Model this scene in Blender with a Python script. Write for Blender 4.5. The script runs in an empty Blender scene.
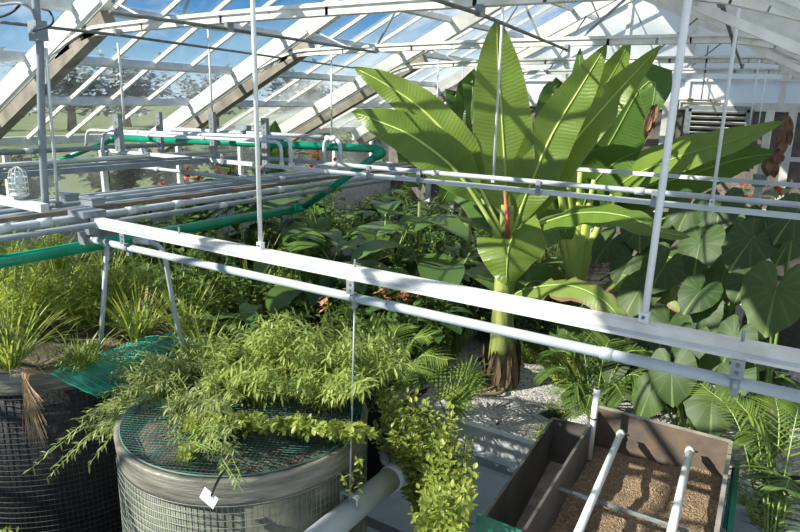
import bpy, math, random
from mathutils import Vector, Matrix, noise
rnd = random.Random(7)
C = bpy.context.scene.collection
V = Vector
PI = math.pi
# ------------------------------------------------------------------ camera
FPX, CAMH = 648.9, 3.2
p_, y_, r_ = math.radians(14.18), math.radians(32.93), math.radians(-1.26)
Fw = V((-math.sin(y_)*math.cos(p_), math.cos(y_)*math.cos(p_), -math.sin(p_)))
R0 = V((math.cos(y_), math.sin(y_), 0)); U0 = R0.cross(Fw)
Rv = R0*math.cos(r_) - U0*math.sin(r_); Uv = U0*math.cos(r_) + R0*math.sin(r_)
cam = bpy.data.cameras.new('camera'); co = bpy.data.objects.new('camera', cam); C.objects.link(co)
M = Matrix((Rv, Uv, -Fw)).transposed().to_4x4(); M.translation = V((0, 0, CAMH)); co.matrix_world = M
cam.sensor_width = 36; cam.lens = FPX/800*36; cam.clip_start = 0.05; cam.clip_end = 500
bpy.context.scene.camera = co

def at(x, y, X=None, Y=None, Z=None):
    """world point seen at pixel x,y of the survey photo on a known plane"""
    d = Fw + Rv*((x-400)/FPX) - Uv*((y-266)/FPX)
    t = X/d.x if X is not None else Y/d.y if Y is not None else (Z-CAMH)/d.z
    return V((0, 0, CAMH)) + d*t

# ------------------------------------------------------------------ materials
def newmat(name):
    m = bpy.data.materials.new(name); m.use_nodes = True
    nt = m.node_tree; nt.nodes.clear()
    return m, nt.nodes, nt.links
def N(ns, t, **k):
    n = ns.new(t)
    for a, b in k.items():
        if a.startswith('i_'):
            key = a[2:].replace('_', ' ')
            n.inputs[key].default_value = b
        else: setattr(n, a, b)
    return n
def c4(c): return (c[0], c[1], c[2], 1)
def plain(name, c1, c2=None, rough=.5, metal=0, scale=8, bump=0, bscale=None, stretch=None, spec=.5):
    m, ns, L = newmat(name)
    out = N(ns, 'ShaderNodeOutputMaterial'); b = N(ns, 'ShaderNodeBsdfPrincipled')
    b.inputs['Roughness'].default_value = rough; b.inputs['Metallic'].default_value = metal
    b.inputs['Specular IOR Level'].default_value = spec
    tc = N(ns, 'ShaderNodeTexCoord'); mp = N(ns, 'ShaderNodeMapping')
    if stretch: mp.inputs['Scale'].default_value = stretch
    L.new(tc.outputs['Object'], mp.inputs[0])
    nz = N(ns, 'ShaderNodeTexNoise'); nz.inputs['Scale'].default_value = scale; nz.inputs['Detail'].default_value = 5
    L.new(mp.outputs[0], nz.inputs[0])
    rp = N(ns, 'ShaderNodeValToRGB'); c2 = c2 or tuple(q*.75 for q in c1)
    rp.color_ramp.elements[0].position = .35; rp.color_ramp.elements[0].color = c4(c2)
    rp.color_ramp.elements[1].position = .65; rp.color_ramp.elements[1].color = c4(c1)
    L.new(nz.outputs[0], rp.inputs[0]); L.new(rp.outputs[0], b.inputs['Base Color'])
    if bump:
        n2 = N(ns, 'ShaderNodeTexNoise'); n2.inputs['Scale'].default_value = bscale or scale*4
        L.new(mp.outputs[0], n2.inputs[0])
        bp = N(ns, 'ShaderNodeBump'); bp.inputs['Strength'].default_value = bump; bp.inputs['Distance'].default_value = .02
        L.new(n2.outputs[0], bp.inputs['Height']); L.new(bp.outputs[0], b.inputs['Normal'])
    L.new(b.outputs[0], out.inputs[0])
    return m
def gravelmat(name, cols, scale, bump=.8):
    m, ns, L = newmat(name)
    out = N(ns, 'ShaderNodeOutputMaterial'); b = N(ns, 'ShaderNodeBsdfPrincipled'); b.inputs['Roughness'].default_value = .9
    tc = N(ns, 'ShaderNodeTexCoord'); vo = N(ns, 'ShaderNodeTexVoronoi'); vo.inputs['Scale'].default_value = scale
    L.new(tc.outputs['Object'], vo.inputs[0])
    sp = N(ns, 'ShaderNodeSeparateColor'); L.new(vo.outputs['Color'], sp.inputs[0])
    rp = N(ns, 'ShaderNodeValToRGB'); els = rp.color_ramp.elements
    els[0].color = c4(cols[0]); els[1].color = c4(cols[-1])
    for i, c in enumerate(cols[1:-1]): e = els.new((i+1)/(len(cols)-1)); e.color = c4(c)
    L.new(sp.outputs[0], rp.inputs[0])
    nz = N(ns, 'ShaderNodeTexNoise'); nz.inputs['Scale'].default_value = 2.5; L.new(tc.outputs['Object'], nz.inputs[0])
    mx = N(ns, 'ShaderNodeMix', data_type='RGBA', blend_type='MULTIPLY'); mx.inputs[0].default_value = .5
    L.new(rp.outputs[0], mx.inputs[6]); L.new(nz.outputs[0], mx.inputs[7])
    L.new(mx.outputs[2], b.inputs['Base Color'])
    bp = N(ns, 'ShaderNodeBump'); bp.inputs['Strength'].default_value = bump; bp.inputs['Distance'].default_value = .02
    bp.invert = True
    L.new(vo.outputs['Distance'], bp.inputs['Height']); L.new(bp.outputs[0], b.inputs['Normal']); L.new(b.outputs[0], out.inputs[0])
    return m
def leafmat(name, ca, cb, trans=.35, rough=.42, kind=None, rib=None, dry=None):
    """ca,cb: colours mixed by the per-leaf attribute; kind 'banana' or 'ear' adds veins from UVs"""
    m, ns, L = newmat(name)
    out = N(ns, 'ShaderNodeOutputMaterial'); b = N(ns, 'ShaderNodeBsdfPrincipled'); b.inputs['Roughness'].default_value = rough
    at_ = N(ns, 'ShaderNodeAttribute', attribute_name='Col'); sp = N(ns, 'ShaderNodeSeparateColor'); L.new(at_.outputs['Color'], sp.inputs[0])
    mx = N(ns, 'ShaderNodeMix', data_type='RGBA'); mx.inputs[6].default_value = c4(ca); mx.inputs[7].default_value = c4(cb)
    L.new(sp.outputs[0], mx.inputs[0]); col = mx.outputs[2]
    tc = N(ns, 'ShaderNodeTexCoord')
    if kind:
        uv = N(ns, 'ShaderNodeSeparateXYZ'); L.new(tc.outputs['UV'], uv.inputs[0])
        def mt(op, a, b_=None, c_=None):
            n = N(ns, 'ShaderNodeMath', operation=op)
            for i, q in enumerate((a, b_, c_)):
                if q is None: continue
                if isinstance(q, (int, float)): n.inputs[i].default_value = q
                else: L.new(q, n.inputs[i])
            return n.outputs[0]
        au = mt('ABSOLUTE', mt('SUBTRACT', uv.outputs[0], .5))        # 0 midrib .. .5 margin
        if kind == 'banana':
            ph = mt('ADD', mt('MULTIPLY', uv.outputs[1], 330.), mt('MULTIPLY', au, -24.))
            nz0 = N(ns, 'ShaderNodeTexNoise'); nz0.inputs['Scale'].default_value = 7; L.new(tc.outputs['UV'], nz0.inputs[0])
            w = mt('SINE', mt('ADD', ph, mt('MULTIPLY', nz0.outputs[0], 5.)))
            big = mt('SINE', mt('MULTIPLY', ph, .23))
            f = mt('ADD', mt('MULTIPLY_ADD', w, .04, .05), mt('MULTIPLY', mt('ADD', big, 1.), .05))
            wid, rim = .022, .488
        else:
            # radial side veins: u = angle/2pi from the sinus, v = radius
            a = mt('MULTIPLY', au, 2*PI)                               # angle away from the tip direction
            # veins drawn as chevrons along the midrib plus rays
            w = mt('POWER', mt('ABSOLUTE', mt('COSINE', mt('MULTIPLY', uv.outputs[0], 12*PI))), 28.)
            f = mt('MULTIPLY', mt('MULTIPLY', w, .35), mt('GREATER_THAN', uv.outputs[1], .205))
            wid, rim = .007, 9.
        m1 = N(ns, 'ShaderNodeMix', data_type='RGBA'); m1.inputs[7].default_value = c4([q*1.55+.01 for q in cb] if kind == 'banana' else (.17, .25, .07))
        L.new(f, m1.inputs[0]); L.new(col, m1.inputs[6]); col = m1.outputs[2]
        rb = mt('LESS_THAN', au, wid); m2 = N(ns, 'ShaderNodeMix', data_type='RGBA'); m2.inputs[7].default_value = c4(rib or (.45, .55, .12))
        L.new(rb, m2.inputs[0]); L.new(col, m2.inputs[6]); col = m2.outputs[2]
        if kind == 'banana':
            edge = mt('GREATER_THAN', au, rim); m3 = N(ns, 'ShaderNodeMix', data_type='RGBA'); m3.inputs[7].default_value = c4((.35, .33, .12))
            L.new(edge, m3.inputs[0]); L.new(col, m3.inputs[6]); col = m3.outputs[2]
            if dry:
                nz = N(ns, 'ShaderNodeTexNoise'); nz.inputs['Scale'].default_value = 5; nz.inputs['Detail'].default_value = 6; L.new(tc.outputs['UV'], nz.inputs[0])
                s = mt('ADD', mt('MULTIPLY', au, dry), mt('MULTIPLY', nz.outputs[0], .9))
                s = mt('GREATER_THAN', s, 1.0)
                m4 = N(ns, 'ShaderNodeMix', data_type='RGBA'); m4.inputs[7].default_value = c4((.30, .17, .09))
                L.new(s, m4.inputs[0]); L.new(col, m4.inputs[6]); col = m4.outputs[2]
            bp = N(ns, 'ShaderNodeBump'); bp.inputs['Strength'].default_value = .14; bp.inputs['Distance'].default_value = .008
            L.new(w, bp.inputs['Height']); L.new(bp.outputs[0], b.inputs['Normal'])
    nb = N(ns, 'ShaderNodeTexNoise'); nb.inputs['Scale'].default_value = 3.; L.new(tc.outputs['Object'], nb.inputs[0])
    mm = N(ns, 'ShaderNodeMix', data_type='RGBA', blend_type='MULTIPLY'); mm.inputs[0].default_value = .35
    L.new(col, mm.inputs[6]); L.new(nb.outputs[0], mm.inputs[7]); col = mm.outputs[2]
    L.new(col, b.inputs['Base Color'])
    tr = N(ns, 'ShaderNodeBsdfTranslucent'); g = N(ns, 'ShaderNodeGamma'); g.inputs[1].default_value = .85
    L.new(col, g.inputs[0]); L.new(g.outputs[0], tr.inputs[0])
    ms = N(ns, 'ShaderNodeMixShader'); ms.inputs[0].default_value = trans
    L.new(b.outputs[0], ms.inputs[1]); L.new(tr.outputs[0], ms.inputs[2]); L.new(ms.outputs[0], out.inputs[0])
    return m
def glassmat(name, tint, haze, hcol=(.8, .85, .85), gloss=.08):
    m, ns, L = newmat(name)
    out = N(ns, 'ShaderNodeOutputMaterial'); t = N(ns, 'ShaderNodeBsdfTransparent'); t.inputs[0].default_value = c4(tint)
    d = N(ns, 'ShaderNodeBsdfTranslucent'); d.inputs[0].default_value = c4(hcol)
    d2 = N(ns, 'ShaderNodeBsdfDiffuse'); d2.inputs[0].default_value = c4(hcol)
    dm = N(ns, 'ShaderNodeMixShader'); dm.inputs[0].default_value = .5; L.new(d.outputs[0], dm.inputs[1]); L.new(d2.outputs[0], dm.inputs[2])
    tc = N(ns, 'ShaderNodeTexCoord'); nz = N(ns, 'ShaderNodeTexNoise'); nz.inputs['Scale'].default_value = .9; nz.inputs['Detail'].default_value = 4
    L.new(tc.outputs['Object'], nz.inputs[0])
    mr = N(ns, 'ShaderNodeMapRange'); mr.inputs[1].default_value = .35; mr.inputs[2].default_value = .7; mr.inputs[3].default_value = haze*.3; mr.inputs[4].default_value = haze*1.5
    L.new(nz.outputs[0], mr.inputs[0])
    m1 = N(ns, 'ShaderNodeMixShader'); L.new(mr.outputs[0], m1.inputs[0]); L.new(t.outputs[0], m1.inputs[1]); L.new(dm.outputs[0], m1.inputs[2])
    g = N(ns, 'ShaderNodeBsdfGlossy'); g.inputs['Roughness'].default_value = .05; g.inputs[0].default_value = (.9, .9, .9, 1)
    m2 = N(ns, 'ShaderNodeMixShader'); m2.inputs[0].default_value = gloss
    L.new(m1.outputs[0], m2.inputs[1]); L.new(g.outputs[0], m2.inputs[2]); L.new(m2.outputs[0], out.inputs[0])
    return m
def transpanel(name, col, tr=.45):
    m, ns, L = newmat(name)
    out = N(ns, 'ShaderNodeOutputMaterial'); d = N(ns, 'ShaderNodeBsdfDiffuse'); t = N(ns, 'ShaderNodeBsdfTranslucent')
    tc = N(ns, 'ShaderNodeTexCoord'); nz = N(ns, 'ShaderNodeTexNoise'); nz.inputs['Scale'].default_value = 1.3; nz.inputs['Detail'].default_value = 5
    L.new(tc.outputs['Object'], nz.inputs[0])
    rp = N(ns, 'ShaderNodeValToRGB'); rp.color_ramp.elements[0].color = c4([q*.85 for q in col]); rp.color_ramp.elements[1].color = c4(col)
    L.new(nz.outputs[0], rp.inputs[0]); L.new(rp.outputs[0], d.inputs[0]); L.new(rp.outputs[0], t.inputs[0])
    ms = N(ns, 'ShaderNodeMixShader'); ms.inputs[0].default_value = tr
    L.new(d.outputs[0], ms.inputs[1]); L.new(t.outputs[0], ms.inputs[2]); L.new(ms.outputs[0], out.inputs[0])
    return m

WHITE = plain('white_painted_aluminium', (.78, .78, .73), (.62, .62, .57), .4, 0, 6)
PVCR = plain('white_rod_plastic', (.84, .86, .86), (.76, .78, .78), .35, 0, 3)
WHITEW = plain('white_weathered_paint', (.84, .83, .78), (.60, .57, .50), .55, 0, 5, .2)
BROWNW = plain('dark_brown_underside', (.30, .27, .22), (.16, .14, .11), .7, 0, 4, .3)  # dark brown, used on the left rafter chords
PVC = plain('white_plastic_pipe', (.66, .70, .72), (.58, .62, .66), .3, 0, 3)
BLUEPIPE = plain('pale_blue_grey_pipe', (.44, .49, .52), (.36, .41, .45), .5, 0, 4)
GREYP = plain('grey_plastic_conduit', (.26, .30, .33), (.19, .23, .26), .5, 0, 5)
STRUT = plain('galvanised_steel', (.32, .35, .37), (.22, .25, .27), .4, .3, 14)
DARKP = plain('dark_steel_pipe', (.20, .21, .20), (.12, .12, .12), .5, .2, 14)
BRONZE = plain('rust_brown_pipe', (.20, .14, .10), (.12, .10, .08), .6, 0, 8)
GREEN = plain('green_plastic_pipe', (.0, .30, .17), (.0, .22, .12), .3, 0, 5)
GREENB = plain('green_painted_frame', (.01, .20, .12), (.01, .15, .09), .4, 0, 5)
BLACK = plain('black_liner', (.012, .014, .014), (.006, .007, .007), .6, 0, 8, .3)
BLACKR = plain('black_rubber', (.02, .02, .02), None, .5)
BAND = plain('grey_folded_plastic_band', (.26, .245, .20), (.11, .105, .085), .45, 0, 3, .4, 10, (1, 1, 7))
WIRE = plain('galvanised_wire', (.36, .38, .35), (.18, .20, .18), .4, .3, 9)
NET = plain('green_plastic_net', (.01, .42, .28), (.01, .30, .2), .5, 0, 9)
SOIL = plain('dark_soil', (.035, .032, .022), (.015, .014, .010), .95, 0, 9, .9, 30)
SOILT = plain('dusty_soil', (.15, .12, .085), (.05, .04, .03), .95, 0, 6, .9, 40)
GRAV = gravelmat('grey_gravel', [(.22, .21, .20), (.50, .48, .46), (.75, .73, .70), (.36, .35, .33), (.62, .60, .58)], 38)
BARK = gravelmat('brown_grit', [(.17, .11, .06), (.36, .25, .15), (.24, .16, .10), (.48, .36, .22)], 75)
CONC = plain('blue_grey_concrete', (.30, .34, .37), (.23, .27, .30), .7, 0, 3, .15)
CONCL = plain('pale_concrete', (.52, .55, .56), (.38, .41, .42), .8, 0, 5, .3)
STEEL = plain('weathered_dark_steel', (.14, .13, .12), (.07, .065, .06), .5, .2, 3, .1, None, (1, 1, 1))
RUST = plain('rusting_dark_steel', (.19, .135, .095), (.085, .08, .075), .6, .1, 4, .2)
BLOCK = plain('brown_grey_block', (.22, .19, .16), (.13, .11, .10), .9, 0, 5, .4)
STRAW = plain('dry_straw', (.46, .33, .20), (.28, .19, .11), .9, 0, 20)
DRY = plain('dry_brown_leaf', (.30, .17, .10), (.16, .09, .05), .9, 0, 12, .5)
TRUNKG = plain('green_pseudostem', (.34, .38, .11), (.13, .17, .05), .5, 0, 4, .3, 12, (3, 3, .5))
TRUNKB = plain('brown_fibrous_sheath', (.20, .13, .07), (.07, .045, .03), .9, 0, 5, .9, 14, (5, 5, .6))
STEM = plain('green_stem', (.22, .34, .08), (.14, .22, .05), .5, 0, 7)
STEMP = plain('pale_green_petiole', (.36, .48, .14), (.24, .36, .09), .45, 0, 4)
STEMD = plain('brown_twig', (.17, .13, .07), (.10, .08, .04), .8, 0, 7)
REDRIB = plain('red_midrib', (.55, .12, .06), (.42, .09, .05), .5, 0, 5)
ORANGE = leafmat('orange_petal', (.85, .16, .03), (.65, .08, .02), .3, .5)
PEACH = leafmat('peach_petal', (.85, .45, .28), (.70, .25, .16), .3, .5)
RUSTF = leafmat('faded_rust_flower', (.30, .12, .05), (.16, .07, .03), .2, .7)
BAN = leafmat('banana_leaf', (.23, .34, .05), (.17, .28, .04), .42, .35, 'banana')
BAND_ = leafmat('banana_leaf_deep', (.13, .24, .045), (.08, .17, .03), .32, .35, 'banana', (.28, .38, .08))
BANT = leafmat('banana_leaf_torn', (.25, .34, .07), (.17, .27, .05), .35, .45, 'banana', (.40, .46, .12), 1.35)
EAR = leafmat('taro_leaf', (.085, .15, .028), (.04, .09, .02), .34, .55, 'ear', (.20, .31, .08))
L_GRASS = leafmat('grass_leaf', (.62, .68, .10), (.36, .48, .08), .5, .4)
L_WILLOW = leafmat('olive_willow_leaf', (.46, .50, .16), (.24, .31, .09), .36, .45)
L_LIGHT = leafmat('light_feathery_leaf', (.56, .64, .15), (.27, .38, .08), .42, .45)
L_BRIGHT = leafmat('yellow_green_leaf', (.52, .58, .10), (.26, .36, .06), .42, .4)
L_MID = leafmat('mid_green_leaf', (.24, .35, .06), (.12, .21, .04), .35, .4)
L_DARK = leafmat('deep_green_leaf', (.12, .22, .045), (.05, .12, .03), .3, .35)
L_CANNA = leafmat('broad_leaf', (.19, .32, .07), (.10, .20, .045), .34, .35)
L_PALM = leafmat('palm_leaf', (.32, .42, .08), (.15, .26, .05), .38, .35)
L_PALMD = leafmat('deep_palm_leaf', (.18, .27, .06), (.08, .16, .035), .34, .35)
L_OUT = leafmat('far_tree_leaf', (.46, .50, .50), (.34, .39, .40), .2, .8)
L_HEDGE = leafmat('hedge_leaf', (.16, .18, .07), (.09, .10, .04), .2, .8)
GLASS = glassmat('roof_glass', (.93, .97, .98), .08, (.75, .82, .82), .04)
GLASSH = glassmat('hazed_roof_glass', (.92, .97, .97), .45, (.85, .9, .9), .05)
GLASSW = glassmat('side_glass', (.86, .93, .92), .16, (.7, .78, .78), .06)
LAMPG = glassmat('jar_glass', (.9, .95, .97), .15, (.8, .85, .9), .15)
PANELW = transpanel('white_translucent_panel', (.90, .93, .93), .35)
PANELR = transpanel('whitewashed_roof_panel', (.95, .97, .97), .68)
GRASSG = plain('outdoor_grass', (.17, .20, .07), (.12, .155, .05), .9, 0, .6)
BLUE = plain('blue_print', (.03, .22, .5), None, .6)

# ------------------------------------------------------------------ mesh builder
class MB:
    def __init__(s): s.v = []; s.f = []; s.c = []; s.uv = []; s.m = []
    def add(s, vs, fs, c=.5, uv=None, mi=0):
        o = len(s.v); s.v += [tuple(q) for q in vs]; s.f += [tuple(i+o for i in f) for f in fs]
        s.c += [c]*len(vs); s.uv += uv if uv else [(0.5, 0)]*len(vs); s.m += [mi]*len(fs)
        return s
    def box(s, cen, size, rot=None, mi=0):
        x, y, z = (q/2 for q in size); P = [V((a*x, b*y, c*z)) for a in (-1, 1) for b in (-1, 1) for c in (-1, 1)]
        if rot is not None: P = [rot @ q for q in P]
        P = [q+V(cen) for q in P]
        return s.add(P, [(0, 1, 3, 2), (4, 6, 7, 5), (0, 4, 5, 1), (2, 3, 7, 6), (0, 2, 6, 4), (1, 5, 7, 3)], mi=mi)
    def beam(s, a, b, w, h, up=(0, 0, 1), mi=0):
        a, b = V(a), V(b); d = (b-a).normalized(); side = d.cross(V(up)).normalized(); u = side.cross(d)
        P = [p + side*(i*w/2) + u*(j*h/2) for p in (a, b) for i, j in ((-1, -1), (1, -1), (1, 1), (-1, 1))]
        return s.add(P, [(3, 2, 1, 0), (4, 5, 6, 7), (0, 1, 5, 4), (1, 2, 6, 5), (2, 3, 7, 6), (3, 0, 4, 7)], mi=mi)
    def tube(s, pts, r, n=10, cap=True, c=.5):
        pts = [V(p) for p in pts]; rs = r if isinstance(r, (list, tuple)) else [r]*len(pts)
        vs = []; prev = None
        for i, p in enumerate(pts):
            t = (pts[min(i+1, len(pts)-1)] - pts[max(i-1, 0)])
            if t.length < 1e-9: t = V((0, 0, 1))
            t.normalize()
            if prev is None:
                a = V((0, 0, 1)) if abs(t.z) < .9 else V((1, 0, 0)); u = t.cross(a).normalized()
            else:
                u = prev - t*prev.dot(t)
                if u.length < 1e-6: u = t.orthogonal()
                u.normalize()
            prev = u; w = t.cross(u)
            for k in range(n):
                an = 2*PI*k/n; vs.append(p + (u*math.cos(an) + w*math.sin(an))*rs[i])
        fs = [(i*n+k, i*n+(k+1) % n, (i+1)*n+(k+1) % n, (i+1)*n+k) for i in range(len(pts)-1) for k in range(n)]
        if cap: fs += [tuple(range(n))[::-1], tuple(range((len(pts)-1)*n, len(pts)*n))]
        return s.add(vs, fs, c)
    def lathe(s, prof, cen, n=48, close=False):
        vs = [V(cen)+V((r*math.cos(2*PI*k/n), r*math.sin(2*PI*k/n), z)) for r, z in prof for k in range(n)]
        m = len(prof); fs = [(i*n+k, i*n+(k+1) % n, ((i+1) % m)*n+(k+1) % n, ((i+1) % m)*n+k) for i in range(m if close else m-1) for k in range(n)]
        return s.add(vs, fs)
    def leaf(s, base, d, nrm, L, W, droop=.3, seg=3, c=None, fold=.15, shape=0):
        d = V(d).normalized(); nrm = V(nrm); side = d.cross(nrm)
        if side.length < 1e-4: side = d.orthogonal()
        side.normalize(); nn = side.cross(d).normalized()
        c = rnd.random() if c is None else c; vs = []; uv = []; p = V(base); dd = d.copy()
        for i in range(seg+1):
            t = i/seg
            if shape == 0: w = math.sin(PI*(t*.92+.04))*W/2
            elif shape == 1: w = W/2*(1-t**2.2)*(.55+.45*min(1, t*4))       # strap
            else: w = W/2*math.sin(PI*min(1, (t*.9+.07)))**.7
            if i == seg: w = .0008
            up = nn*fold*w
            vs += [p-side*w+up, p, p+side*w+up]; uv += [(0, t), (.5, t), (1, t)]
            if i < seg:
                dd = (dd + V((0, 0, -droop/seg))).normalized(); nn = side.cross(dd).normalized(); p = p + dd*(L/seg)
        fs = []
        for i in range(seg):
            a = i*3; fs += [(a, a+1, a+4, a+3), (a+1, a+2, a+5, a+4)]
        return s.add(vs, fs, c, uv)
    def build(s, name, mats, parent=None, smooth=False):
        me = bpy.data.meshes.new(name); me.from_pydata(s.v, [], s.f); me.update()
        if not isinstance(mats, (list, tuple)): mats = [mats]
        for m in mats: me.materials.append(m)
        if len(mats) > 1: me.polygons.foreach_set('material_index', s.m)
        if smooth: me.polygons.foreach_set('use_smooth', [True]*len(s.f))
        a = me.color_attributes.new('Col', 'FLOAT_COLOR', 'POINT')
        buf = []
        for q in s.c: buf += [q, q, q, 1]
        a.data.foreach_set('color', buf)
        if any(q != (0.5, 0) for q in s.uv):
            u = me.uv_layers.new(name='UVMap'); idx = [0]*len(me.loops); me.loops.foreach_get('vertex_index', idx)
            b2 = []
            for i in idx: b2 += list(s.uv[i])
            u.data.foreach_set('uv', b2)
        o = bpy.data.objects.new(name, me); C.objects.link(o)
        if parent is not None:
            o.parent = parent; o.matrix_parent_inverse = Matrix.Translation(-parent.location) if False else Matrix.Identity(4)
            o.location = -parent.location if parent.get('_w') else (0, 0, 0)
        return o
def tag(o, label=None, cat=None, group=None, kind=None):
    if label: o['label'] = label
    if cat: o['category'] = cat
    if group: o['group'] = group
    if kind: o['kind'] = kind
    return o
def thing(name, label, cat, loc=(0, 0, 0), group=None, world=True):
    """empty at the thing's base; parts built in world coordinates are shifted back by its location"""
    o = bpy.data.objects.new(name, None); C.objects.link(o); o.location = loc; o.empty_display_size = .1
    bpy.context.view_layer.update() if False else None
    o['_w'] = 1 if world else 0
    return tag(o, label, cat, group)
def sub(mb, name, mat, parentpart, smooth=False):
    """sub-part: parent part already carries the shift"""
    o = mb.build(name, mat, None, smooth); o.parent = parentpart; return o
def struct(name, mb, mat, smooth=False): return tag(mb.build(name, mat, None, smooth), kind='structure')
def copy_tree(o, parent=None):
    c = o.copy(); C.objects.link(c)
    if parent is not None: c.parent = parent
    for ch in [x for x in o.children]: copy_tree(ch, c)
    return c
def spline(P, n=8):
    P = [V(p) for p in P]; Q = [P[0]*2-P[1]] + P + [P[-1]*2-P[-2]]; out = []
    for i in range(1, len(Q)-2):
        a, b, c, d = Q[i-1:i+3]
        for k in range(n):
            t = k/n; out.append(.5*((2*b)+(c-a)*t+(2*a-5*b+4*c-d)*t*t+(3*b-a-3*c+d)*t**3))
    return out+[P[-1]]
# smooth only applied to round things
def pipe(name, pts, r, mat, label, cat, group=None, n=12, bend=0, fittings=None, fmat=None):
    """a pipe as an empty with the run and its couplings as parts"""
    P = spline(pts, 6) if bend else [V(p) for p in pts]
    if not fittings:
        return tag(MB().tube(P, r, n).build(name, mat, None, True), label, cat, group)
    t = thing(name, label, cat, pts[0], group)
    MB().tube(P, r, n).build('pipe_run', mat, t, True)
    for a, b in fittings:
        MB().tube([a, b], r*1.3, n).build('coupling', fmat or mat, t, True)
    return t
def lerp(a, b, t): return V(a)*(1-t)+V(b)*t

# ------------------------------------------------------------------ the building
AX, AZ, SL = -3.55, 5.586, .475
XL, XR, EZ, EZR = -9.9, 2.1, 2.57, 2.90
YB, YF = 14.6, -3.0
def roofz(x): return AZ - SL*abs(x-AX)
# ground
g = MB().box((-3.9, 10.2, -.05), (12, 9.4, .1)); struct('floor', g, SOIL)
g = MB().box((-.05, .5, -.33), (4.3, 7.0, .1)).box((-.48, 4.7, -.33), (5.16, 1.4, .1)); struct('floor', g, CONC)
g = MB().box((-3.05, 4.72, -.70), (.04, 1.4, .82)); struct('trim_12', g, CONC)
g = MB().box((-2.20, .5, -.74), (.04, 7.0, .74)); struct('trim_10', g, CONC)
g = MB().box((-6.06, 1.1, -1.15), (7.7, 8.8, .1)); struct('floor', g, BLACK)
g = MB().box((-6.06, 5.52, -.55), (7.7, .06, 1.1)); struct('trim_11', g, BLACK)
# gravel bed
g = MB(); nx, ny = 40, 24
vs = [V((-4.0+5.2*i/nx, 5.5+4.0*j/ny, .012+.03*noise.noise(V((i*.35, j*.35, 0))))) for j in range(ny+1) for i in range(nx+1)]
g.add(vs, [(j*(nx+1)+i, j*(nx+1)+i+1, (j+1)*(nx+1)+i+1, (j+1)*(nx+1)+i) for j in range(ny) for i in range(nx)])
tag(g.build('gravel', GRAV, None, True), 'pale grey gravel spread around the banana trunk and palms', 'gravel', None, 'stuff')
# curb of the walkway
g = MB().box((-.48, 5.46, -.12), (5.16, .09, .33)); struct('trim_1', g, CONCL)
g = MB().box((-.48, 5.36, -.235), (5.16, .12, .09)); struct('trim_2', g, CONC)
# outdoors
g = MB().add([(-220, -120, .95), (-10.1, -120, .95), (-10.1, 200, .95), (-220, 200, .95)], [(0, 1, 2, 3)])
struct('ground', g, GRASSG)
# walls
g = MB().box((XL, 5.8, .65), (.18, 17.6, 1.85)); struct('wall_left', g, CONCL)
g = MB().box((XL+.02, 5.8, 1.60), (.34, 17.6, .06)); struct('trim_3', g, WHITE)
g = MB()
for y in [v*1.5-2.7 for v in range(12)]: g.box((XL, y, 2.0), (.07, .09, .8))
g.box((XL, 5.8, EZ-.04), (.12, 17.6, .12)); struct('window_1', g, WHITE)
g = MB().add([(XL, YF, 1.6), (XL, YB, 1.6), (XL, YB, EZ), (XL, YF, EZ)], [(0, 1, 2, 3)]); sg = g.build('window_pane', GLASSW); tag(sg, kind='structure')
sg.parent = bpy.data.objects['window_1']
g = MB().box((XR, 5.8, 1.0), (.12, 17.6, 2.9)); struct('wall_right', g, PANELW)
# gable wall behind: white panels above, block work below between white posts
g = MB().add([(XL, YB, 3.24), (XR, YB, 3.24), (XR, YB, roofz(XR)), (AX, YB, AZ), (XL, YB, roofz(XL))][:2] + [(XR-1.67, YB, 3.24)], [(0, 1, 2)])
g = MB().add([(-8.49, YB, 3.24), (1.38, YB, 3.24), (AX, YB, AZ)], [(0, 1, 2)]); struct('wall_back', g, PANELW)
g = MB().box((-3.9, YB+.06, 1.6), (12, .12, 3.3)); struct('wall_back_lower', g, BLOCK)
g = MB().box((-3.9, YB-.03, 3.25), (9.2, .08, .16))
for x in (-8.6, -7.9, -7.1, -6.3, -5.25, -4.2, -2.95, -.68, .5, 1.4): g.box((x, YB-.05, 1.6), (.14, .08, 3.3))
for x in (-6.9, -5.2, -3.9, -2.6, -.9): g.box((x, YB-.03, (3.2+roofz(x))/2), (.09, .05, roofz(x)-3.2))
g.box((-3.9, YB-.04, 1.25), (12, .07, .10)); g.box((-3.9, YB-.04, 3.75), (7.6, .05, .05)); struct('trim_4', g, WHITE)
g = MB()
g.beam((XL, YB-.04, EZ), (AX, YB-.04, AZ), .08, .2); g.beam((XR, YB-.04, EZR), (AX, YB-.04, AZ), .08, .2); struct('trim_5', g, WHITE)
# roof: clear glass on the left slope, whitewashed panels on the right
g = MB().add([(XL, YF, EZ), (XL, 8.6, EZ), (AX, 8.6, AZ), (AX, YF, AZ)], [(0, 1, 2, 3)]); struct('ceiling', g, GLASS)
g = MB().add([(XL, 8.6, EZ), (XL, YB, EZ), (AX, YB, AZ), (AX, 8.6, AZ)], [(0, 1, 2, 3)]); struct('ceiling', g, GLASSH)
g = MB().add([(XR, YF, EZR), (XR, YB, EZR), (AX, YB, AZ), (AX, YF, AZ)], [(0, 3, 2, 1)]); struct('ceiling_right', g, PANELR)
g = MB()                                                               # purlins
for x in (-8.6, -7.6, -6.6, -5.6, -4.6):
    z = roofz(x)-.07; g.beam((x, YF, z), (x, YB, z), .05, .10, (-SL, 0, 1))
struct('trim_6', g, WHITE)
g = MB()
for x in (1.3, .35, -.6, -1.6, -2.65):
    z = roofz(x)-.07; g.beam((x, YF, z), (x, YB, z), .05, .09, (SL, 0, 1))
struct('trim_7', g, WHITE)
g = MB().beam((AX, YF, AZ-.08), (AX, YB, AZ-.08), .12, .18); struct('trim_8', g, WHITE)
g = MB()                                                               # glazing bars
y = YF+.3
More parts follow.
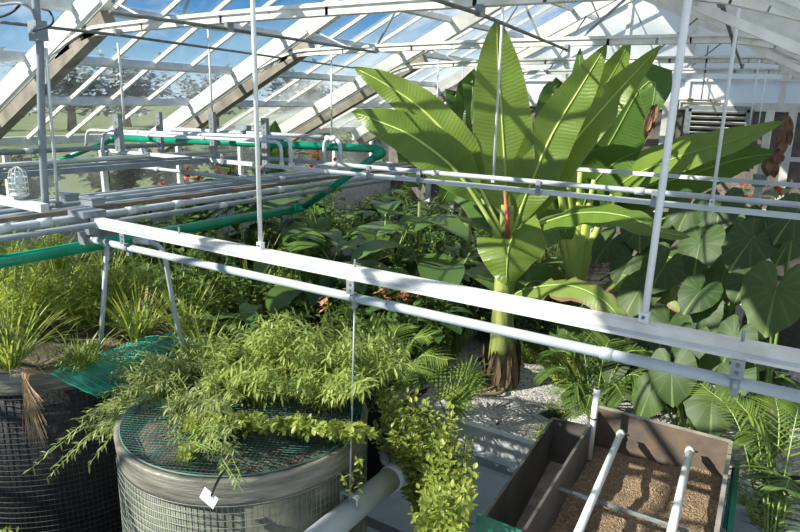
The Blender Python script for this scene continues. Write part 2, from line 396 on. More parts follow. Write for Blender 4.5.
while y < YB:
    if min(abs(y-t) for t in (1.02, 4.05, 7.05, 10.05, 13.05)) > .25:
        g.beam((XL, y, EZ-.03), (AX, y, AZ-.03), .035, .05)
        g.beam((XR, y, EZR-.03), (AX, y, AZ-.03), .035, .05)
    y += .6
struct('trim_9', g, WHITE)
# trusses
TY = [4.05, 7.05, 10.05, 13.05]
desc = ['nearest the camera', 'second from the camera', 'third from the camera', 'farthest, just before the white gable']
for i, y in enumerate(TY):
    t = thing('roof_truss', 'white weathered roof truss with slanting rafters, the one '+desc[i], 'roof truss', (AX, y, 2.4), 'white roof trusses')
    for sgn, xe in ((-1, XL), (1, XR)):
        a = V((xe, y, (EZ if sgn < 0 else EZR)-.14)); b = V((AX, y, AZ-.14))
        MB().beam(a+V((0, 0, -.07)), b+V((0, 0, -.07)), .10, .26).build('rafter', WHITE, t)
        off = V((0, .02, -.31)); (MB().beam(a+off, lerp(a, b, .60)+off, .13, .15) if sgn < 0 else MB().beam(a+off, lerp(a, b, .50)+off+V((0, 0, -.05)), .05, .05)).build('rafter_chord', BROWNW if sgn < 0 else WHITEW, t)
        MB().beam(a+V((0, -.06, -.15)), lerp(a, b, .60)+V((0, -.06, -.15)), .03, .05).build('rafter_flange', WHITE, t)
    # tie beam, haunched down at both ends
    P = spline([(-7.0, y, 3.60), (-6.45, y, 3.78), (-5.9, y, 3.83), (-3.9, y, 3.86), (-1.6, y, 3.85), (-.75, y, 3.82), (.0, y, 3.62)], 4)
    m = MB()
    for q, w in zip(P, P[1:]): m.beam(q, w+(w-q)*.05, .09, .085)
    m.build('tie_beam', WHITEW, t)
    m = MB()
    for q, w in zip(P, P[1:]): m.beam(q+V((0, -.055, .03)), w+V((0, -.055, .03)), .02, .03)
    m.build('tie_flange', WHITE, t)
    for x0, x1 in ((-5.4, -6.1), (-5.0, -4.2), (-2.8, -3.6), (-2.4, -1.7)):
        MB().tube([(x0, y, 3.86), (x1, y, roofz(x1)-.25)], .014, 6).build('web_rod', STRUT, t)
# dark pipes slung beneath the ties, along the house
for PX, w in ([((0, 22), (118, 35), (375, 71)), 'leftmost'], [((110, 12), (229, 29), (375, 52)), 'second from the left'], [((400, -12), (480, 14), (567, 50)), 'above the banana plants'], [((722, 4), (734, 45), (742, 68)), 'rightmost']):
    P = [at(a, b, Z=3.76) for a, b in PX]; P = [p for p in P]
    P = [P[0]+(P[0]-P[1])*.3]+P if w == 'above the banana plants' else P
    t = thing('bracing_pipe', 'thin dark steel pipe clamped under the roof ties, '+w, 'pipe', P[0], 'bracing pipes under the ties')
    MB().tube(P, .014, 8).build('pipe_run', DARKP, t, True)
    for p in P[-2:] if w != 'rightmost' else P:
        MB().box(p+V((0, 0, .02)), (.04, .07, .07)).build('clamp', STRUT, t)

# louvred vent on the gable
t = thing('wall_louver', 'grey louvred ventilation shutter in the brown gable wall', 'vent', (-1.95, YB-.1, 2.4))
x0, x1, z0, z1 = -2.5, -1.40, 2.22, 3.20
m = MB()
for a, b in (((x0, z0), (x0, z1)), ((x1, z0), (x1, z1)), ((x0, z0), (x1, z0)), ((x0, z1), (x1, z1))):
    m.beam((a[0], YB-.12, a[1]), (b[0], YB-.12, b[1]), .12, .10, (0, 1, 0))
m.build('frame', STRUT, t)
MB().box(((x0+x1)/2, YB-.075, (z0+z1)/2), (x1-x0, .02, z1-z0)).build('backing', BLACK, t)
for k in range(9):
    z = z0+.08+k*.105
    MB().box(((x0+x1)/2, YB-.13, z), (x1-x0-.08, .09, .012), Matrix.Rotation(-.5, 3, 'X')).build('slat', WHITEW, t)
# gas pipe with valves beside it
t = thing('gas_pipe', 'thin rusty brown pipe with brass valves above the louvred vent', 'pipe', (-2.62, YB-.1, 2.2))
MB().tube([(-2.72, YB-.14, 2.1), (-2.72, YB-.14, 3.36), (-1.95, YB-.14, 3.36), (-1.95, YB-.14, 3.22)], .02, 8).build('pipe_run', BRONZE, t)
MB().tube([(-2.3, YB-.14, 3.36), (-2.3, YB-.14, 4.4)], .012, 6).build('riser', BRONZE, t)
for x in (-2.5, -2.1): MB().box((x, YB-.14, 3.36), (.10, .06, .07)).build('valve', plain('brass', (.5, .38, .15), None, .4, .6), t)

# ------------------------------------------------------------------ pipe racks
# square beam across the foreground
BY, BZ = 3.01, 2.2
t = thing('support_beam', 'long white square beam crossing the foreground from left to right', 'beam', (-4.92, BY, BZ))
MB().beam((-4.92, BY, BZ), (1.9, BY, BZ), .075, .075).build('rail', plain('white_square_rail', (.68, .68, .64), (.54, .53, .49), .45, 0, 9), t)
MB().beam((-4.92, BY-.0385, BZ-.012), (1.9, BY-.0385, BZ-.012), .002, .018).build('rail_shade_line', plain('rail_shade', (.50, .53, .55), None, .5), t)  # raised grey strip, shade of a groove put into its colour
for x in (-3.87, -2.27, -.19): MB().tube([(x, BY, BZ+.03), (x, BY, BZ+.085)], .007, 8).build('bolt', STRUT, t)
t = thing('hanging_pipe', 'pale blue grey round pipe slung below the white foreground beam', 'pipe', (-5.1, BY, 2.06))
MB().tube([(-5.02, BY, 2.045), (1.9, BY, 2.045)], .027, 16).build('pipe_run', BLUEPIPE, t, True)
for x in (-4.97, -2.0, -.75): MB().tube([(x-.03, BY, 2.045), (x+.03, BY, 2.045)], .0295, 16).build('coupling', BLUEPIPE, t, True)
for x, w in ((-4.50, 'leftmost, above the curved grey hose'), (-2.27, 'in the middle, above the thin wire'), (-.19, 'rightmost, over the broad leaves')):
    t = thing('pipe_bracket', 'galvanised slotted bracket clamping pipe under white beam, '+w, 'bracket', (x, BY, 2.0), 'brackets under the foreground beam')
    MB().box((x, BY-.045, 2.120), (.055, .008, .085)).box((x, BY-.01, 2.158), (.055, .08, .010)).build('plate', STRUT, t)
    m = MB(); m.tube([(x, BY-.049, 2.140), (x, BY-.054, 2.140)], .009, 8); m.tube([(x, BY-.049, 2.105), (x, BY-.054, 2.105)], .008, 8); m.build('bolt', DARKP, t)
    m = MB().lathe([(.028, -.018), (.033, -.018), (.033, .018), (.028, .018)], (0, 0, 0), 20, True)
    o = m.build('clamp', STRUT, t, True); o.rotation_euler = (0, PI/2, 0); o.location = V((x, BY, 2.045)) - t.location
    MB().box((x, BY-.0, 2.005), (.03, .018, .05)).build('clamp_lug', STRUT, t)
# end fitting of the beam at the left rack
t = thing('beam_end_fitting', 'grey block fitting where the white beam meets the left pipe rack', 'bracket', (-5.0, 3.0, 2.05))
MB().box((-5.02, 3.01, 2.265), (.22, .20, .05)).build('saddle', STRUT, t)
MB().box((-4.99, 3.02, 2.17), (.06, .09, .16)).build('neck', STRUT, t)
MB().box((-5.06, 3.01, 2.05), (.09, .10, .10)).build('foot', STRUT, t)
# hanging rods
def rod(x, y, z0, z1, r, mat, label, cat='hanging rod', foot=True, dx=0, dy=0):
    t = thing('hanger_rod', label, cat, (x, y, z0), 'rods hanging from the roof')
    MB().tube([(x, y, z0), (x+dx, y+dy, z1)], r, 10).build('rod', mat, t, True)
    if foot:
        MB().box((x, y, z0+.02), (r*2.6, r*2.4, .06)).build('foot_clip', mat, t)
        MB().tube([(x, y-r*1.2, z0+.03), (x, y-r*1.2-.01, z0+.03)], .008, 8).build('bolt', DARKP, t)
    return t
rod(-3.05, BY, 2.235, roofz(-3.05)-.1, .015, PVCR, 'white rod holding the foreground beam left of the banana')
rod(-.60, BY, 2.235, roofz(-.57)-.05, .0165, PVCR, 'thick white rod bolted to the foreground beam on the right', dx=.03)
py = 5.75
RZ = 2.45
q = at(712, 205, Z=RZ)
rod(q.x, q.y-.02, RZ, roofz(q.x)-.03, .014, PVCR, 'white rod on the far pair of pipes, in front of the louvred vent', dx=-.0)
q = at(494, 181, Z=RZ); rod(q.x, q.y-.02, RZ, roofz(q.x)-.06, .013, PVCR, 'white rod hanging in front of the tall upright banana leaf')
rod(-6.72, 5.85, 2.95, roofz(-6.7)-.05, .013, PVCR, 'thin white rod on the second hanging strut over the left pipe rack')
rod(-5.96, 4.06, 2.95, 3.70, .012, PVCR, 'thin white rod from the end of the nearest roof tie', foot=False)
q = at(334, 138, Y=7.05); rod(q.x, 7.0, q.z-.05, 3.8, .012, PVCR, 'thin white rod left of the banana, over the bent pipe ends', foot=False)
q = at(306, 150, Y=10.0)
for a, b, Y, l in ((161, 80, 7.1, 'in front of the left roof glass beside the second truss'), (290, 60, 10.1, 'left of the bent pipe ends, behind the second truss'), (305, 70, 10.1, 'short one behind the green pipe'), (436, 30, 10.0, 'behind the left banana leaf, upper'), (460, 30, 10.0, 'left of the upright banana leaf, far back'), (748, 25, 10.0, 'far one right of the louvred vent'), (757, 50, 13.0, 'farthest one near the gable corner')):
    p = at(a, 135, Y=Y); rod(p.x, p.y, p.z-.1, min(3.85, roofz(p.x)-.1), .010, PVCR, 'thin white hanging rod '+l, foot=False)
# strut hangers of the left rack
for px, Y, zt, zb, l in ((126, 4.06, 3.03, 2.66, 'leftmost'), (165, 5.85, 3.0, 2.46, 'second from the left'), (218, 5.85, 3.03, 2.36, 'in the middle under the thin rod'), (270, 5.85, 2.98, 2.35, 'rightmost, by the bent conduit')):
    p = at(px, 135, Y=Y); x = p.x
    t = thing('strut_hanger', 'slotted galvanised strut holding the left pipes, '+l, 'strut', (x, Y-.08, zb), 'strut hangers of the left rack')
    yy = Y-.10
    MB().box((x, yy, (zt+zb)/2), (.085, .012, zt-zb)).box((x-.04, yy+.02, (zt+zb)/2), (.008, .05, zt-zb)).box((x+.04, yy+.02, (zt+zb)/2), (.008, .05, zt-zb)).build('channel', STRUT, t)
    m = MB(); k = zb+.04
    while k < zt-.03: m.box((x, yy-.007, k), (.018, .004, .03)); k += .06
    m.build('slot_row', DARKP, t)
# green pipe
gA = V((-5.38, 1.2, 1.9)); gB = V((-5.38, 5.93, 1.9)); gC = V((-5.30, 6.0, 1.93)); gD = V((-4.16, 6.0, 2.655)); gE = V((-4.25, 6.0, 2.69)); gF = at(117, 138, Y=6.0); gG = at(50, 164, X=-9.62)
t = thing('green_pipe', 'green plastic pipe rising in bends through the left pipe rack', 'pipe', gA)
MB().tube([gA, gB], .052, 14).build('pipe_run', GREEN, t, True)
MB().tube([gC, gD], .042, 14).build('riser', GREEN, t, True)
MB().tube([gE, gF], .046, 14).build('cross_run', GREEN, t, True)
MB().tube([gF, gG], .038, 14).build('down_run', GREEN, t, True)
for p, a, b in ((gB, gA, gC), (gD, gC, gE), (gF, gE, gG)):
    MB().tube(spline([p+(a-p).normalized()*.09, p, p+(b-p).normalized()*.09], 4), .060 if p is gB else .055, 14).build('elbow', GREEN, t, True)
# pipes running along the house at the left
def rack(x, z, r, mat, y0, y1, label, coup=(), shape='round'):
    t = thing('conduit', label, 'pipe', (x, y0, z), 'pipes of the left rack running down the house')
    if shape == 'round': MB().tube([(x, y0, z), (x, y1, z)], r, 12).build('pipe_run', mat, t, True)
    else: MB().beam((x, y0, z), (x, y1, z), r*2, r*1.2).build('channel_run', mat, t)
    for c in coup: MB().tube([(x, c-.05, z), (x, c+.05, z)], r*1.18, 12).build('coupling', PVC, t, True)
rack(-4.86, 2.19, .024, GREYP, 1.2, 7.9, 'thin grey conduit at the near edge of the left rack', (4.3,))
rack(-5.14, 2.21, .031, BLUEPIPE, 1.2, 8.4, 'thick pale grey pipe with couplings in the left rack', (2.4, 2.72, 3.5, 4.0, 5.4))
rack(-5.33, 2.24, .026, BRONZE, 1.2, 8.6, 'brown channel beside the thick grey pipe of the left rack', (), 'sq')
rack(-5.55, 2.21, .033, GREYP, 1.2, 8.8, 'darker grey pipe in the middle of the left rack')
rack(-5.88, 2.20, .032, GREYP, 1.2, 9.2, 'fourth grey conduit of the left rack, under the small boxes', (6.2,))
rack(-6.15, 2.20, .028, BLUEPIPE, 1.2, 9.0, 'bluish conduit on the window side of the left rack', (7.2,))
rack(-6.45, 2.18, .020, GREYP, 1.2, 9.4, 'thinnest grey conduit, farthest to the window side of the rack')
# cable tray
t = thing('cable_tray', 'wide flat grey cable tray above the left pipe rack', 'cable tray', (-6.8, 1.5, 2.45))
MB().box((-6.85, 4.0, 2.41), (.34, 4.4, .02)).build('tray_floor', plain('tray_grey', (.36, .40, .42), (.28, .32, .34), .5), t)
for s in (-1, 1): MB().box((-6.85+s*.17, 4.0, 2.42), (.012, 4.4, .06)).build('tray_side', GREYP, t)
# upper conduits on the window side
for x, z, r, m_, l in ((-8.9, 2.46, .035, GREYP, 'dark grey pipe near the side windows, upper'), (-8.5, 2.33, .03, GREYP, 'dark grey pipe near the side windows, lower'), (-7.9, 2.40, .028, PVC, 'pale pipe between the tray and the side windows')):
    rack(x, z, r, m_, 2.0, 7.3, l, (4.6,))
# second rack across: pair of pipes from the side windows to the right
YY = at(660, 200, Z=RZ).y
def cross(y, z, r, mat, x0, x1, label, coup=(), sq=False, grp='pipes crossing the house behind the beam'):
    t = thing('cross_pipe', label, 'pipe', (x0, y, z), grp)
    if sq: MB().beam((x0, y, z), (x1, y, z), r*2, r*2).build('rail', mat, t)
    else: MB().tube([(x0, y, z), (x1, y, z)], r, 12).build('pipe_run', mat, t, True)
    for c in coup: MB().tube([(c-.04, y, z), (c+.04, y, z)], r*1.35, 12).build('coupling', mat, t, True)
cross(YY, RZ+.06, .024, BLUEPIPE, -5.6, 2.0, 'upper round pipe of the pair passing in front of the banana', (-3.3, -1.3, -4.6))
cross(YY+.02, RZ-.03, .022, PVC, -5.7, 2.0, 'white square rail under the round pipe, in front of the banana', (), True)
cross(YY+.02, RZ-.03, .024, PVC, -9.0, -5.9, 'white square rail across the left rack near the side windows', (), True)
cross(YY-.25, 2.27, .026, BLUEPIPE, -9.2, -5.6, 'pale blue pipe crossing low under the left rack rail', (-7.4,))
for px in (370, 420, 540, 657, 150, 225):
    x = at(px, 180, Y=YY).x
    t = thing('pipe_clip', 'small grey clip on the far pair of pipes, '+{370: 'by the end of the green pipe', 420: 'left of the banana trunk', 540: 'right of the banana trunk', 657: 'behind the thick white rod', 150: 'leftmost, over the side window flowers', 225: 'behind the first white rod'}[px], 'clip', (x, YY-.03, RZ), 'clips on the far pipes')
    MB().box((x, YY-.035, RZ+.01), (.045, .012, .14)).build('plate', STRUT, t)
    MB().tube([(x, YY-.045, RZ+.03), (x, YY-.055, RZ+.03)], .01, 8).build('bolt', DARKP, t)
y3 = at(700, 178, Z=RZ).y
cross(y3, RZ, .022, PVC, -4.1, 2.0, 'white rail crossing behind the banana leaves', (), True)
cross(12.6, 2.42, .035, PVC, -4.0, 2.0, 'farthest white rail, before the gable wall', (), True)
t = thing('rail_post', 'white upright post carrying the far rails at the right edge', 'post', (-.68, 11.8, 0))
MB().box((-.62, y3+.6, 1.6), (.08, .08, 3.2)).build('post', WHITE, t); MB().box((-.62, y3+.55, 2.42), (.14, .06, .14)).build('plate', STRUT, t)
# left: square cross rail carrying the lamp
cross(2.90, 2.27, .035, PVC, -8.4, -5.45, 'white square rail at the left edge carrying the caged lamp', (), True, 'left edge cross rails')
cross(2.72, 2.16, .022, PVC, -8.4, -5.6, 'thin white pipe beneath the rail of the caged lamp', (), False, 'left edge cross rails')
# bent white conduits above the green pipe
def bent(px0, pxa, pxb, px1, Y, r, label, drop=.28):
    a = at(*px0, Y=Y); b = at(*pxa, Y=Y); c = at(*pxb, Y=Y); d = at(*px1, Y=Y)
    P = [a] if a != b else []
    def arc(p, q0, q1, R=.10):
        u = (q0-p).normalized(); w = (q1-p).normalized(); return [p+u*R, p+u*R*.45+w*R*.12, p+u*R*.12+w*R*.45, p+w*R]
    P = [a]+arc(b, a, c)+arc(c, b, d)+[d]
    t = thing('bent_conduit', label, 'pipe', a, 'white conduits with bent down ends')
    MB().tube(P, r, 12).build('pipe_run', PVC, t, True)
    for k in (.3, .62): p = lerp(b, c, k); MB().tube([p-V((.04, 0, 0)), p+V((.04, 0, 0))], r*1.35, 10).build('coupling', PVC, t, True)
    MB().tube([d, d+V((0, 0, .07))], r*1.4, 10).build('end_socket', PVC, t, True)
bent((86, 150), (87, 130), (290, 138), (291, 169), 5.55, .022, 'white conduit bent down at both ends, the longer outer one')
bent((102, 152), (103, 133), (281, 142), (282, 168), 5.50, .020, 'white conduit bent down at both ends, the shorter inner one')
bent((325, 166), (324, 138), (340, 139), (341, 167), 5.9, .024, 'short white conduit hoop beside the green elbow')
a, b = at(170, 129, Y=7.0), at(322, 137, Y=7.0)
pipe('conduit', [a, b], .03, PVC, 'white pipe behind the bent conduits, ending at the hoop', 'pipe', 'white conduits with bent down ends')
m = thing('junction_box', 'small grey junction box behind the first white rod', 'box', at(241, 128, Y=5.8))
p = at(243, 128, Y=5.8); MB().box(p, (.20, .08, .07)).build('housing', GREYP, m); MB().box(p+V((.0, 0, -.07)), (.05, .05, .10)).build('stem', GREYP, m)
for px, pz, l in ((68, 205, 'left one on the rack by the caged lamp'), (93, 204, 'right one on the rack, below the rust flowers')):
    p = at(px, pz, Y=3.25); p.z = 2.30
    t = thing('junction_box', 'flat grey box, '+l, 'box', p, 'flat boxes on the left rack')
    MB().box(p, (.17, .12, .06)).build('housing', GREYP, t); MB().box(p+V((0, 0, .034)), (.19, .14, .012)).build('lid', STRUT, t)
# vertical conduit with box and the thin one beside it
t = thing('upright_conduit', 'thick grey upright conduit with a square box at the left', 'conduit', (-5.61, 3.0, 2.22))
b0 = at(46, 213, Y=3.0); b1 = at(41, 100, Y=3.0); b2 = at(40, 46, Y=3.0); b3 = at(37, 20, Y=3.0); b4 = at(35, -12, Y=3.0)
MB().tube(spline([b0, lerp(b0, b1, .5)+V((-.01, 0, 0)), b1, b2, b3, b4], 5), .030, 12).build('pipe_run', GREYP, t, True)
bx = at(38, 31, Y=2.97); MB().box(bx, (.125, .09, .15)).build('box', GREYP, t)
MB().tube([bx+V((.03, -.045, -.01)), bx+V((.03, -.065, -.01))], .018, 10).build('connector', PVC, t, True)
MB().tube(spline([bx+V((.06, -.07, -.01)), at(52, 24, Y=2.9), at(50, 12, Y=2.92), at(42, 9, Y=2.96)], 6), .008, 8).build('cable', BLACKR, t, True)
MB().tube(spline([bx+V((-.02, 0, .07)), at(30, 8, Y=2.95), at(18, 3, Y=2.9), at(0, 5, Y=2.9), at(-20, 9, Y=2.9)], 6), .012, 8).build('cable', GREYP, t, True)
MB().tube(spline([at(20, 5, Y=2.95), at(12, 12, Y=2.9), at(0, 17, Y=2.9), at(-15, 19, Y=2.9)], 6), .010, 8).build('cable', BLACKR, t, True)
a = at(58, 204, Y=3.1)
t = thing('thin_conduit', 'thin white tube leaning beside the thick grey conduit', 'conduit', a)
MB().tube([a, at(52, 130, Y=3.08), at(46, 48, Y=3.02)], .013, 10).build('tube', PVC, t, True); MB().box(a, (.05, .05, .04)).build('foot', STRUT, t)
# caged lamp
lp = at(21, 204, Y=2.9); lp.z = 2.31
t = thing('caged_lamp', 'jar lamp in a white wire cage on the left rail', 'lamp', lp)
MB().lathe([(.001, 0), (.045, 0), (.05, .02), (.075, .03), (.078, .05), (.001, .05)], lp, 24).build('base', WHITE, t, True)
MB().lathe([(.055, .05), (.06, .10), (.058, .18), (.045, .225), (.02, .245), (.001, .25)], lp, 24).build('jar', LAMPG, t, True)
MB().lathe([(.001, .05), (.012, .06), (.016, .10), (.034, .14), (.034, .17), (.02, .195), (.001, .2)], lp, 16).build('bulb', PVC, t, True)
for k in range(6):
    an = k*PI/3+.3; u = V((math.cos(an), math.sin(an), 0))
    MB().tube([lp+u*.074+V((0, 0, .05)), lp+u*.072+V((0, 0, .20)), lp+u*.055+V((0, 0, .25)), lp+u*.02+V((0, 0, .275)), lp+V((0, 0, .278))], .004, 6).build('cage_wire', WHITE, t, True)
for z in (.09, .14, .19): MB().tube([lp+V((.073*math.cos(a*PI/12), .073*math.sin(a*PI/12), z)) for a in range(25)], .004, 6).build('cage_ring', WHITE, t, True)
# legs dropping from the hanging pipe
a = at(107, 246, Y=3.10); b = at(100, 357, Z=.98)
t = thing('drop_pipe', 'straight grey pipe dropping from the beam to the left tank', 'pipe', b); MB().tube([a, b], .020, 10).build('pipe_run', BLUEPIPE, t, True); MB().tube([a, a+V((0, 0, .05))], .028, 10).build('socket', PVC, t, True)
a = at(150, 242, Y=3.10); P = [at(135, 240, Y=3.10), a, at(162, 250, Y=3.12), at(168, 275, Y=3.15), at(176, 318, Y=3.25), at(190, 378, Y=3.5)]
t = thing('drop_hose', 'grey hose curving down from the beam into the front tank', 'hose', P[-1]); MB().tube(spline(P, 6), .018, 10).build('hose_run', BLUEPIPE, t, True)
MB().tube([P[0], P[0]+(P[1]-P[0])*1.0], .026, 10).build('socket', PVC, t, True)
# big grey pipe with saddle, hung on a wire
PX_ = -2.25; pz = at(366, 499, X=PX_).z; pe = at(398, 474, X=PX_).y
t = thing('inlet_pipe', 'thick pale grey pipe running into the round tank outlet', 'pipe', (PX_, 1.2, pz))
MB().tube([(PX_, 1.0, pz), (PX_, pe, pz)], .084, 24).build('pipe_run', BLUEPIPE, t, True)
MB().tube([(PX_, pe-.10, pz), (PX_, pe, pz)], .094, 24).build('collar', BLUEPIPE, t, True)
MB().tube(spline([(PX_, pe, pz), (PX_, pe+.10, pz), (PX_-.05, pe+.18, pz), (PX_-.22, pe+.20, pz)], 5), .105, 24).build('elbow', BLUEPIPE, t, True)
wc = at(350, 497, X=PX_); wx, wy = PX_, wc.y
t = thing('pipe_hanger', 'galvanised saddle clamp around the thick grey pipe', 'clamp', (wx, wy, pz))
m = MB().lathe([(.086, -.022), (.096, -.022), (.096, .022), (.086, .022)], (0, 0, 0), 28, True)
o = m.build('band', STRUT, t, True); o.rotation_euler = (PI/2, 0, 0)
MB().box((wx, wy, pz+.13), (.12, .03, .012)).build('bridge', STRUT, t)
for s in (-1, 1): MB().box((wx+s*.065, wy, pz+.075), (.012, .03, .11)).build('lug', STRUT, t)
MB().tube([(wx, wy, pz+.08), (wx, wy, pz+.15)], .012, 6).build('nut', STRUT, t)
t = thing('hanger_wire', 'thin grey rod from the middle bracket down to the saddle clamp', 'wire', (wx, wy, pz+.14))
MB().tube([(wx, wy, pz+.14), (-2.27, 3.01, 2.03)], .006, 8).build('wire', STRUT, t, True); MB().tube([(-2.27, 3.01, 2.0), (-2.27, 3.01, 2.02)], .014, 8).build('nut', STRUT, t)

# ------------------------------------------------------------------ tanks
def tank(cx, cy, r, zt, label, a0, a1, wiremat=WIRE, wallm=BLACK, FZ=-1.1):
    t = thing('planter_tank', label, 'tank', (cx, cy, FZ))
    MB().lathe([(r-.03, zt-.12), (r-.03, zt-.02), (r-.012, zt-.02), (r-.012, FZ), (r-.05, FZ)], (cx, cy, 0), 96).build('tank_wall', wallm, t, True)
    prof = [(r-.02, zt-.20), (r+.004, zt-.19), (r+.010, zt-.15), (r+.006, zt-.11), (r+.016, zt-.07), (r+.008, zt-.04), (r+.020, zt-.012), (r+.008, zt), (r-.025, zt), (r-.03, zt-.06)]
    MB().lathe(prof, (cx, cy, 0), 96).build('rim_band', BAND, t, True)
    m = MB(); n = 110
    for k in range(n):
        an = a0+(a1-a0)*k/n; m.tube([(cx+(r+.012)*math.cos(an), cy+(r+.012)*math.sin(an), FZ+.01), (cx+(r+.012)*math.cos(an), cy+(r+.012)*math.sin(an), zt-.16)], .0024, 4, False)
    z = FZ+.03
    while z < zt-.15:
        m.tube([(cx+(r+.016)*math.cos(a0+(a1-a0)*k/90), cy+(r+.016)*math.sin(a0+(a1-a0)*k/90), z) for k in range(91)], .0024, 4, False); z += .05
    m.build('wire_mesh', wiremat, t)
    m = MB(); nn = 24; vs = []; fs = []
    for j in range(nn+1):
        for k in range(48):
            rr = (r-.032)*j/nn; an = 2*PI*k/48
            vs.append((cx+rr*math.cos(an), cy+rr*math.sin(an), zt-.07+.05*noise.noise(V((rr*4*math.cos(an), rr*4*math.sin(an), 1.)))))
    fs = [(j*48+k, j*48+(k+1) % 48, (j+1)*48+(k+1) % 48, (j+1)*48+k) for j in range(nn) for k in range(48)]
    m.add(vs, fs); m.build('soil', SOILT, t, True)
    return t
T2 = (-3.24, 3.0, .86); T1 = (-6.0, 3.2, 1.1)
t2 = tank(*T2, 1.0, 'round front planter tank wrapped in wire mesh, full of shrubs', -PI*1.15, PI*.25, plain('olive_wire', (.22, .24, .20), (.10, .12, .10), .5, 0), plain('lit_grey_green_liner', (.20, .21, .155), (.09, .10, .07), .6, 0, 5, .2))  # liner paler here, its lit look is put into the colour
t1 = tank(*T1, 1.0, 'round black planter tank at the left, shaded wire mesh wall', -PI*1.0, PI*.3, plain('shaded_wire', (.06, .065, .06), (.02, .025, .02), .6))  # wire darkened, the shade on this tank is put into its colour
# netting draped on the tanks
def net(name, f, nu, nv, label, r=.0022):
    m = MB()
    for j in range(nv+1): m.tube([f(i/nu/2, j/nv) for i in range(nu*2+1)], r, 4, False)
    for i in range(nu+1): m.tube([f(i/nu, j/nv/2+(0.5/nv if (i+j//2) % 2 else 0)*0) for j in range(nv*2+1)], r, 4, False)
    return tag(m.build(name, NET), label, 'netting')
def disc(cx, cy, r, zt, a0, a1, r0, zr=.02):
    def f(u, v):
        an = a0+(a1-a0)*u; rr = r0+(r-r0)*v; x = cx+rr*math.cos(an); y = cy+rr*math.sin(an)
        over = max(0, rr-.87)
        return V((x, y, zt+zr+.02*noise.noise(V((x*5, y*5, 0)))-over*2.2))
    return f
NETD = plain('dark_teal_net', (.05, .20, .16), (.06, .12, .10), .6, 0, 5)
m = MB()
for k in range(-28, 29):
    for dg_ in (.5, .5+PI/2):
        u = V((math.cos(dg_), math.sin(dg_), 0)); w_ = V((-u.y, u.x, 0)); o_ = k*.031; h = math.sqrt(max(1e-4, .84**2-o_*o_)); n_ = max(2, int(h*12)); pts = []
        for q in range(n_+1):
            p = V((T2[0], T2[1], 0))+w_*o_+u*(h*(2*q/n_-1)); p.z = 1.015+.02*noise.noise(V((p.x*5, p.y*5, 0))); pts.append(p)
        m.tube(pts, .0019, 3, False)
m.tube([V((T2[0]+.84*math.cos(a*PI/40), T2[1]+.84*math.sin(a*PI/40), 1.012)) for a in range(81)], .006, 4, False)
tag(m.build('plastic_netting', NETD), 'dark teal plastic netting laid over the soil of the front tank', 'netting')
A_ = [at(50, 374, Z=1.02), at(98, 398, Y=2.75), at(215, 345, Z=1.05), at(120, 345, Z=1.03)]
def quad(u, v):
    p = lerp(lerp(A_[0], A_[1], u), lerp(A_[3], A_[2], u), v); p = p.copy(); p.z += .03*noise.noise(V((u*4, v*4, 3)))+.10*math.sin(PI*u)*v
    return p
net('plastic_netting', quad, 30, 18, 'bright green plastic netting stretched from the left tank rim towards the front tank', .0036)
# little tag
p = at(209, 497, Y=2.02); p = V((p.x, p.y, .86))
p = at(209, 498, Y=T2[1]-.86)
t = thing('paper_tag', 'small white card with blue print hanging on the front tank rim', 'tag', p)
rot = Matrix.Rotation(.3, 3, 'Y') @ Matrix.Rotation(-.45, 3, 'X')
MB().box(p, (.115, .003, .065), rot).build('card', plain('white_card', (.85, .87, .88), None, .6), t)
m = MB()
for k, (w, x) in enumerate(((.03, .02), (.045, -.01), (.035, -.015), (.04, .0))):
    m.box(p+rot @ V((x, -.003, .016-k*.009)), (w if k else .022, .001, .006 if k == 0 else .002), rot)
m.build('print', BLUE, t)
MB().tube(spline([p+V((.02, 0, .02)), p+V((.04, .02, .09)), p+V((.05, .09, .17))], 5), .007, 6).build('tie', BLACKR, t, True)
# straw hanging over left tank
m = MB(); b = at(30, 376, Z=1.02)
for k in range(60):
    o = V((rnd.uniform(-.06, .06), 0, 0)); e = at(22+rnd.uniform(0, 26), rnd.uniform(395, 448), Y=b.y-.06)
    m.tube(spline([b+o+V((.0, .08, .01)), b+o+V((0, -.03, .03)), lerp(b, e, .4)+V((rnd.uniform(-.02, .02), -.03, 0)), e], 3), .0022, 3, False)
tag(m.build('straw_bundle', STRAW), 'dry straw bundle hanging over the rim of the left tank', 'straw')

# ------------------------------------------------------------------ steel filter box
ZT = .8; ZC = .62
bl = at(599, 407, Z=ZT); br = at(731, 442, Z=ZT); fr = V((-.17, 3.0, ZT)); fl = at(528, 532, Z=ZT-.06); fl = V((fl.x+.0, 3.0, ZT))
cl = at(553, 418, Z=ZC); cr = at(584, 424, Z=ZC); cfl = at(482, 520, Z=ZC)
t = thing('filter_box', 'open weathered steel box filled with brown grit', 'planter box', ((bl.x+br.x)/2, 4.0, -.28))
def wallp(a, b, z0, z1, th=.02):
    a, b = V(a), V(b); m = MB(); m.beam((a.x, a.y, (z0+z1)/2), (b.x, b.y, (z0+z1)/2), th, z1-z0); return m
wallp(bl, br, -.28, ZT).build('back_wall', RUST, t)
wallp(br, fr, -.28, ZT).build('side_wall', STEEL, t)
wallp(bl, fl, -.28, ZT-.03).build('partition', STEEL, t)
wallp(fl, fr, -.28, ZT).build('front_wall', STEEL, t)
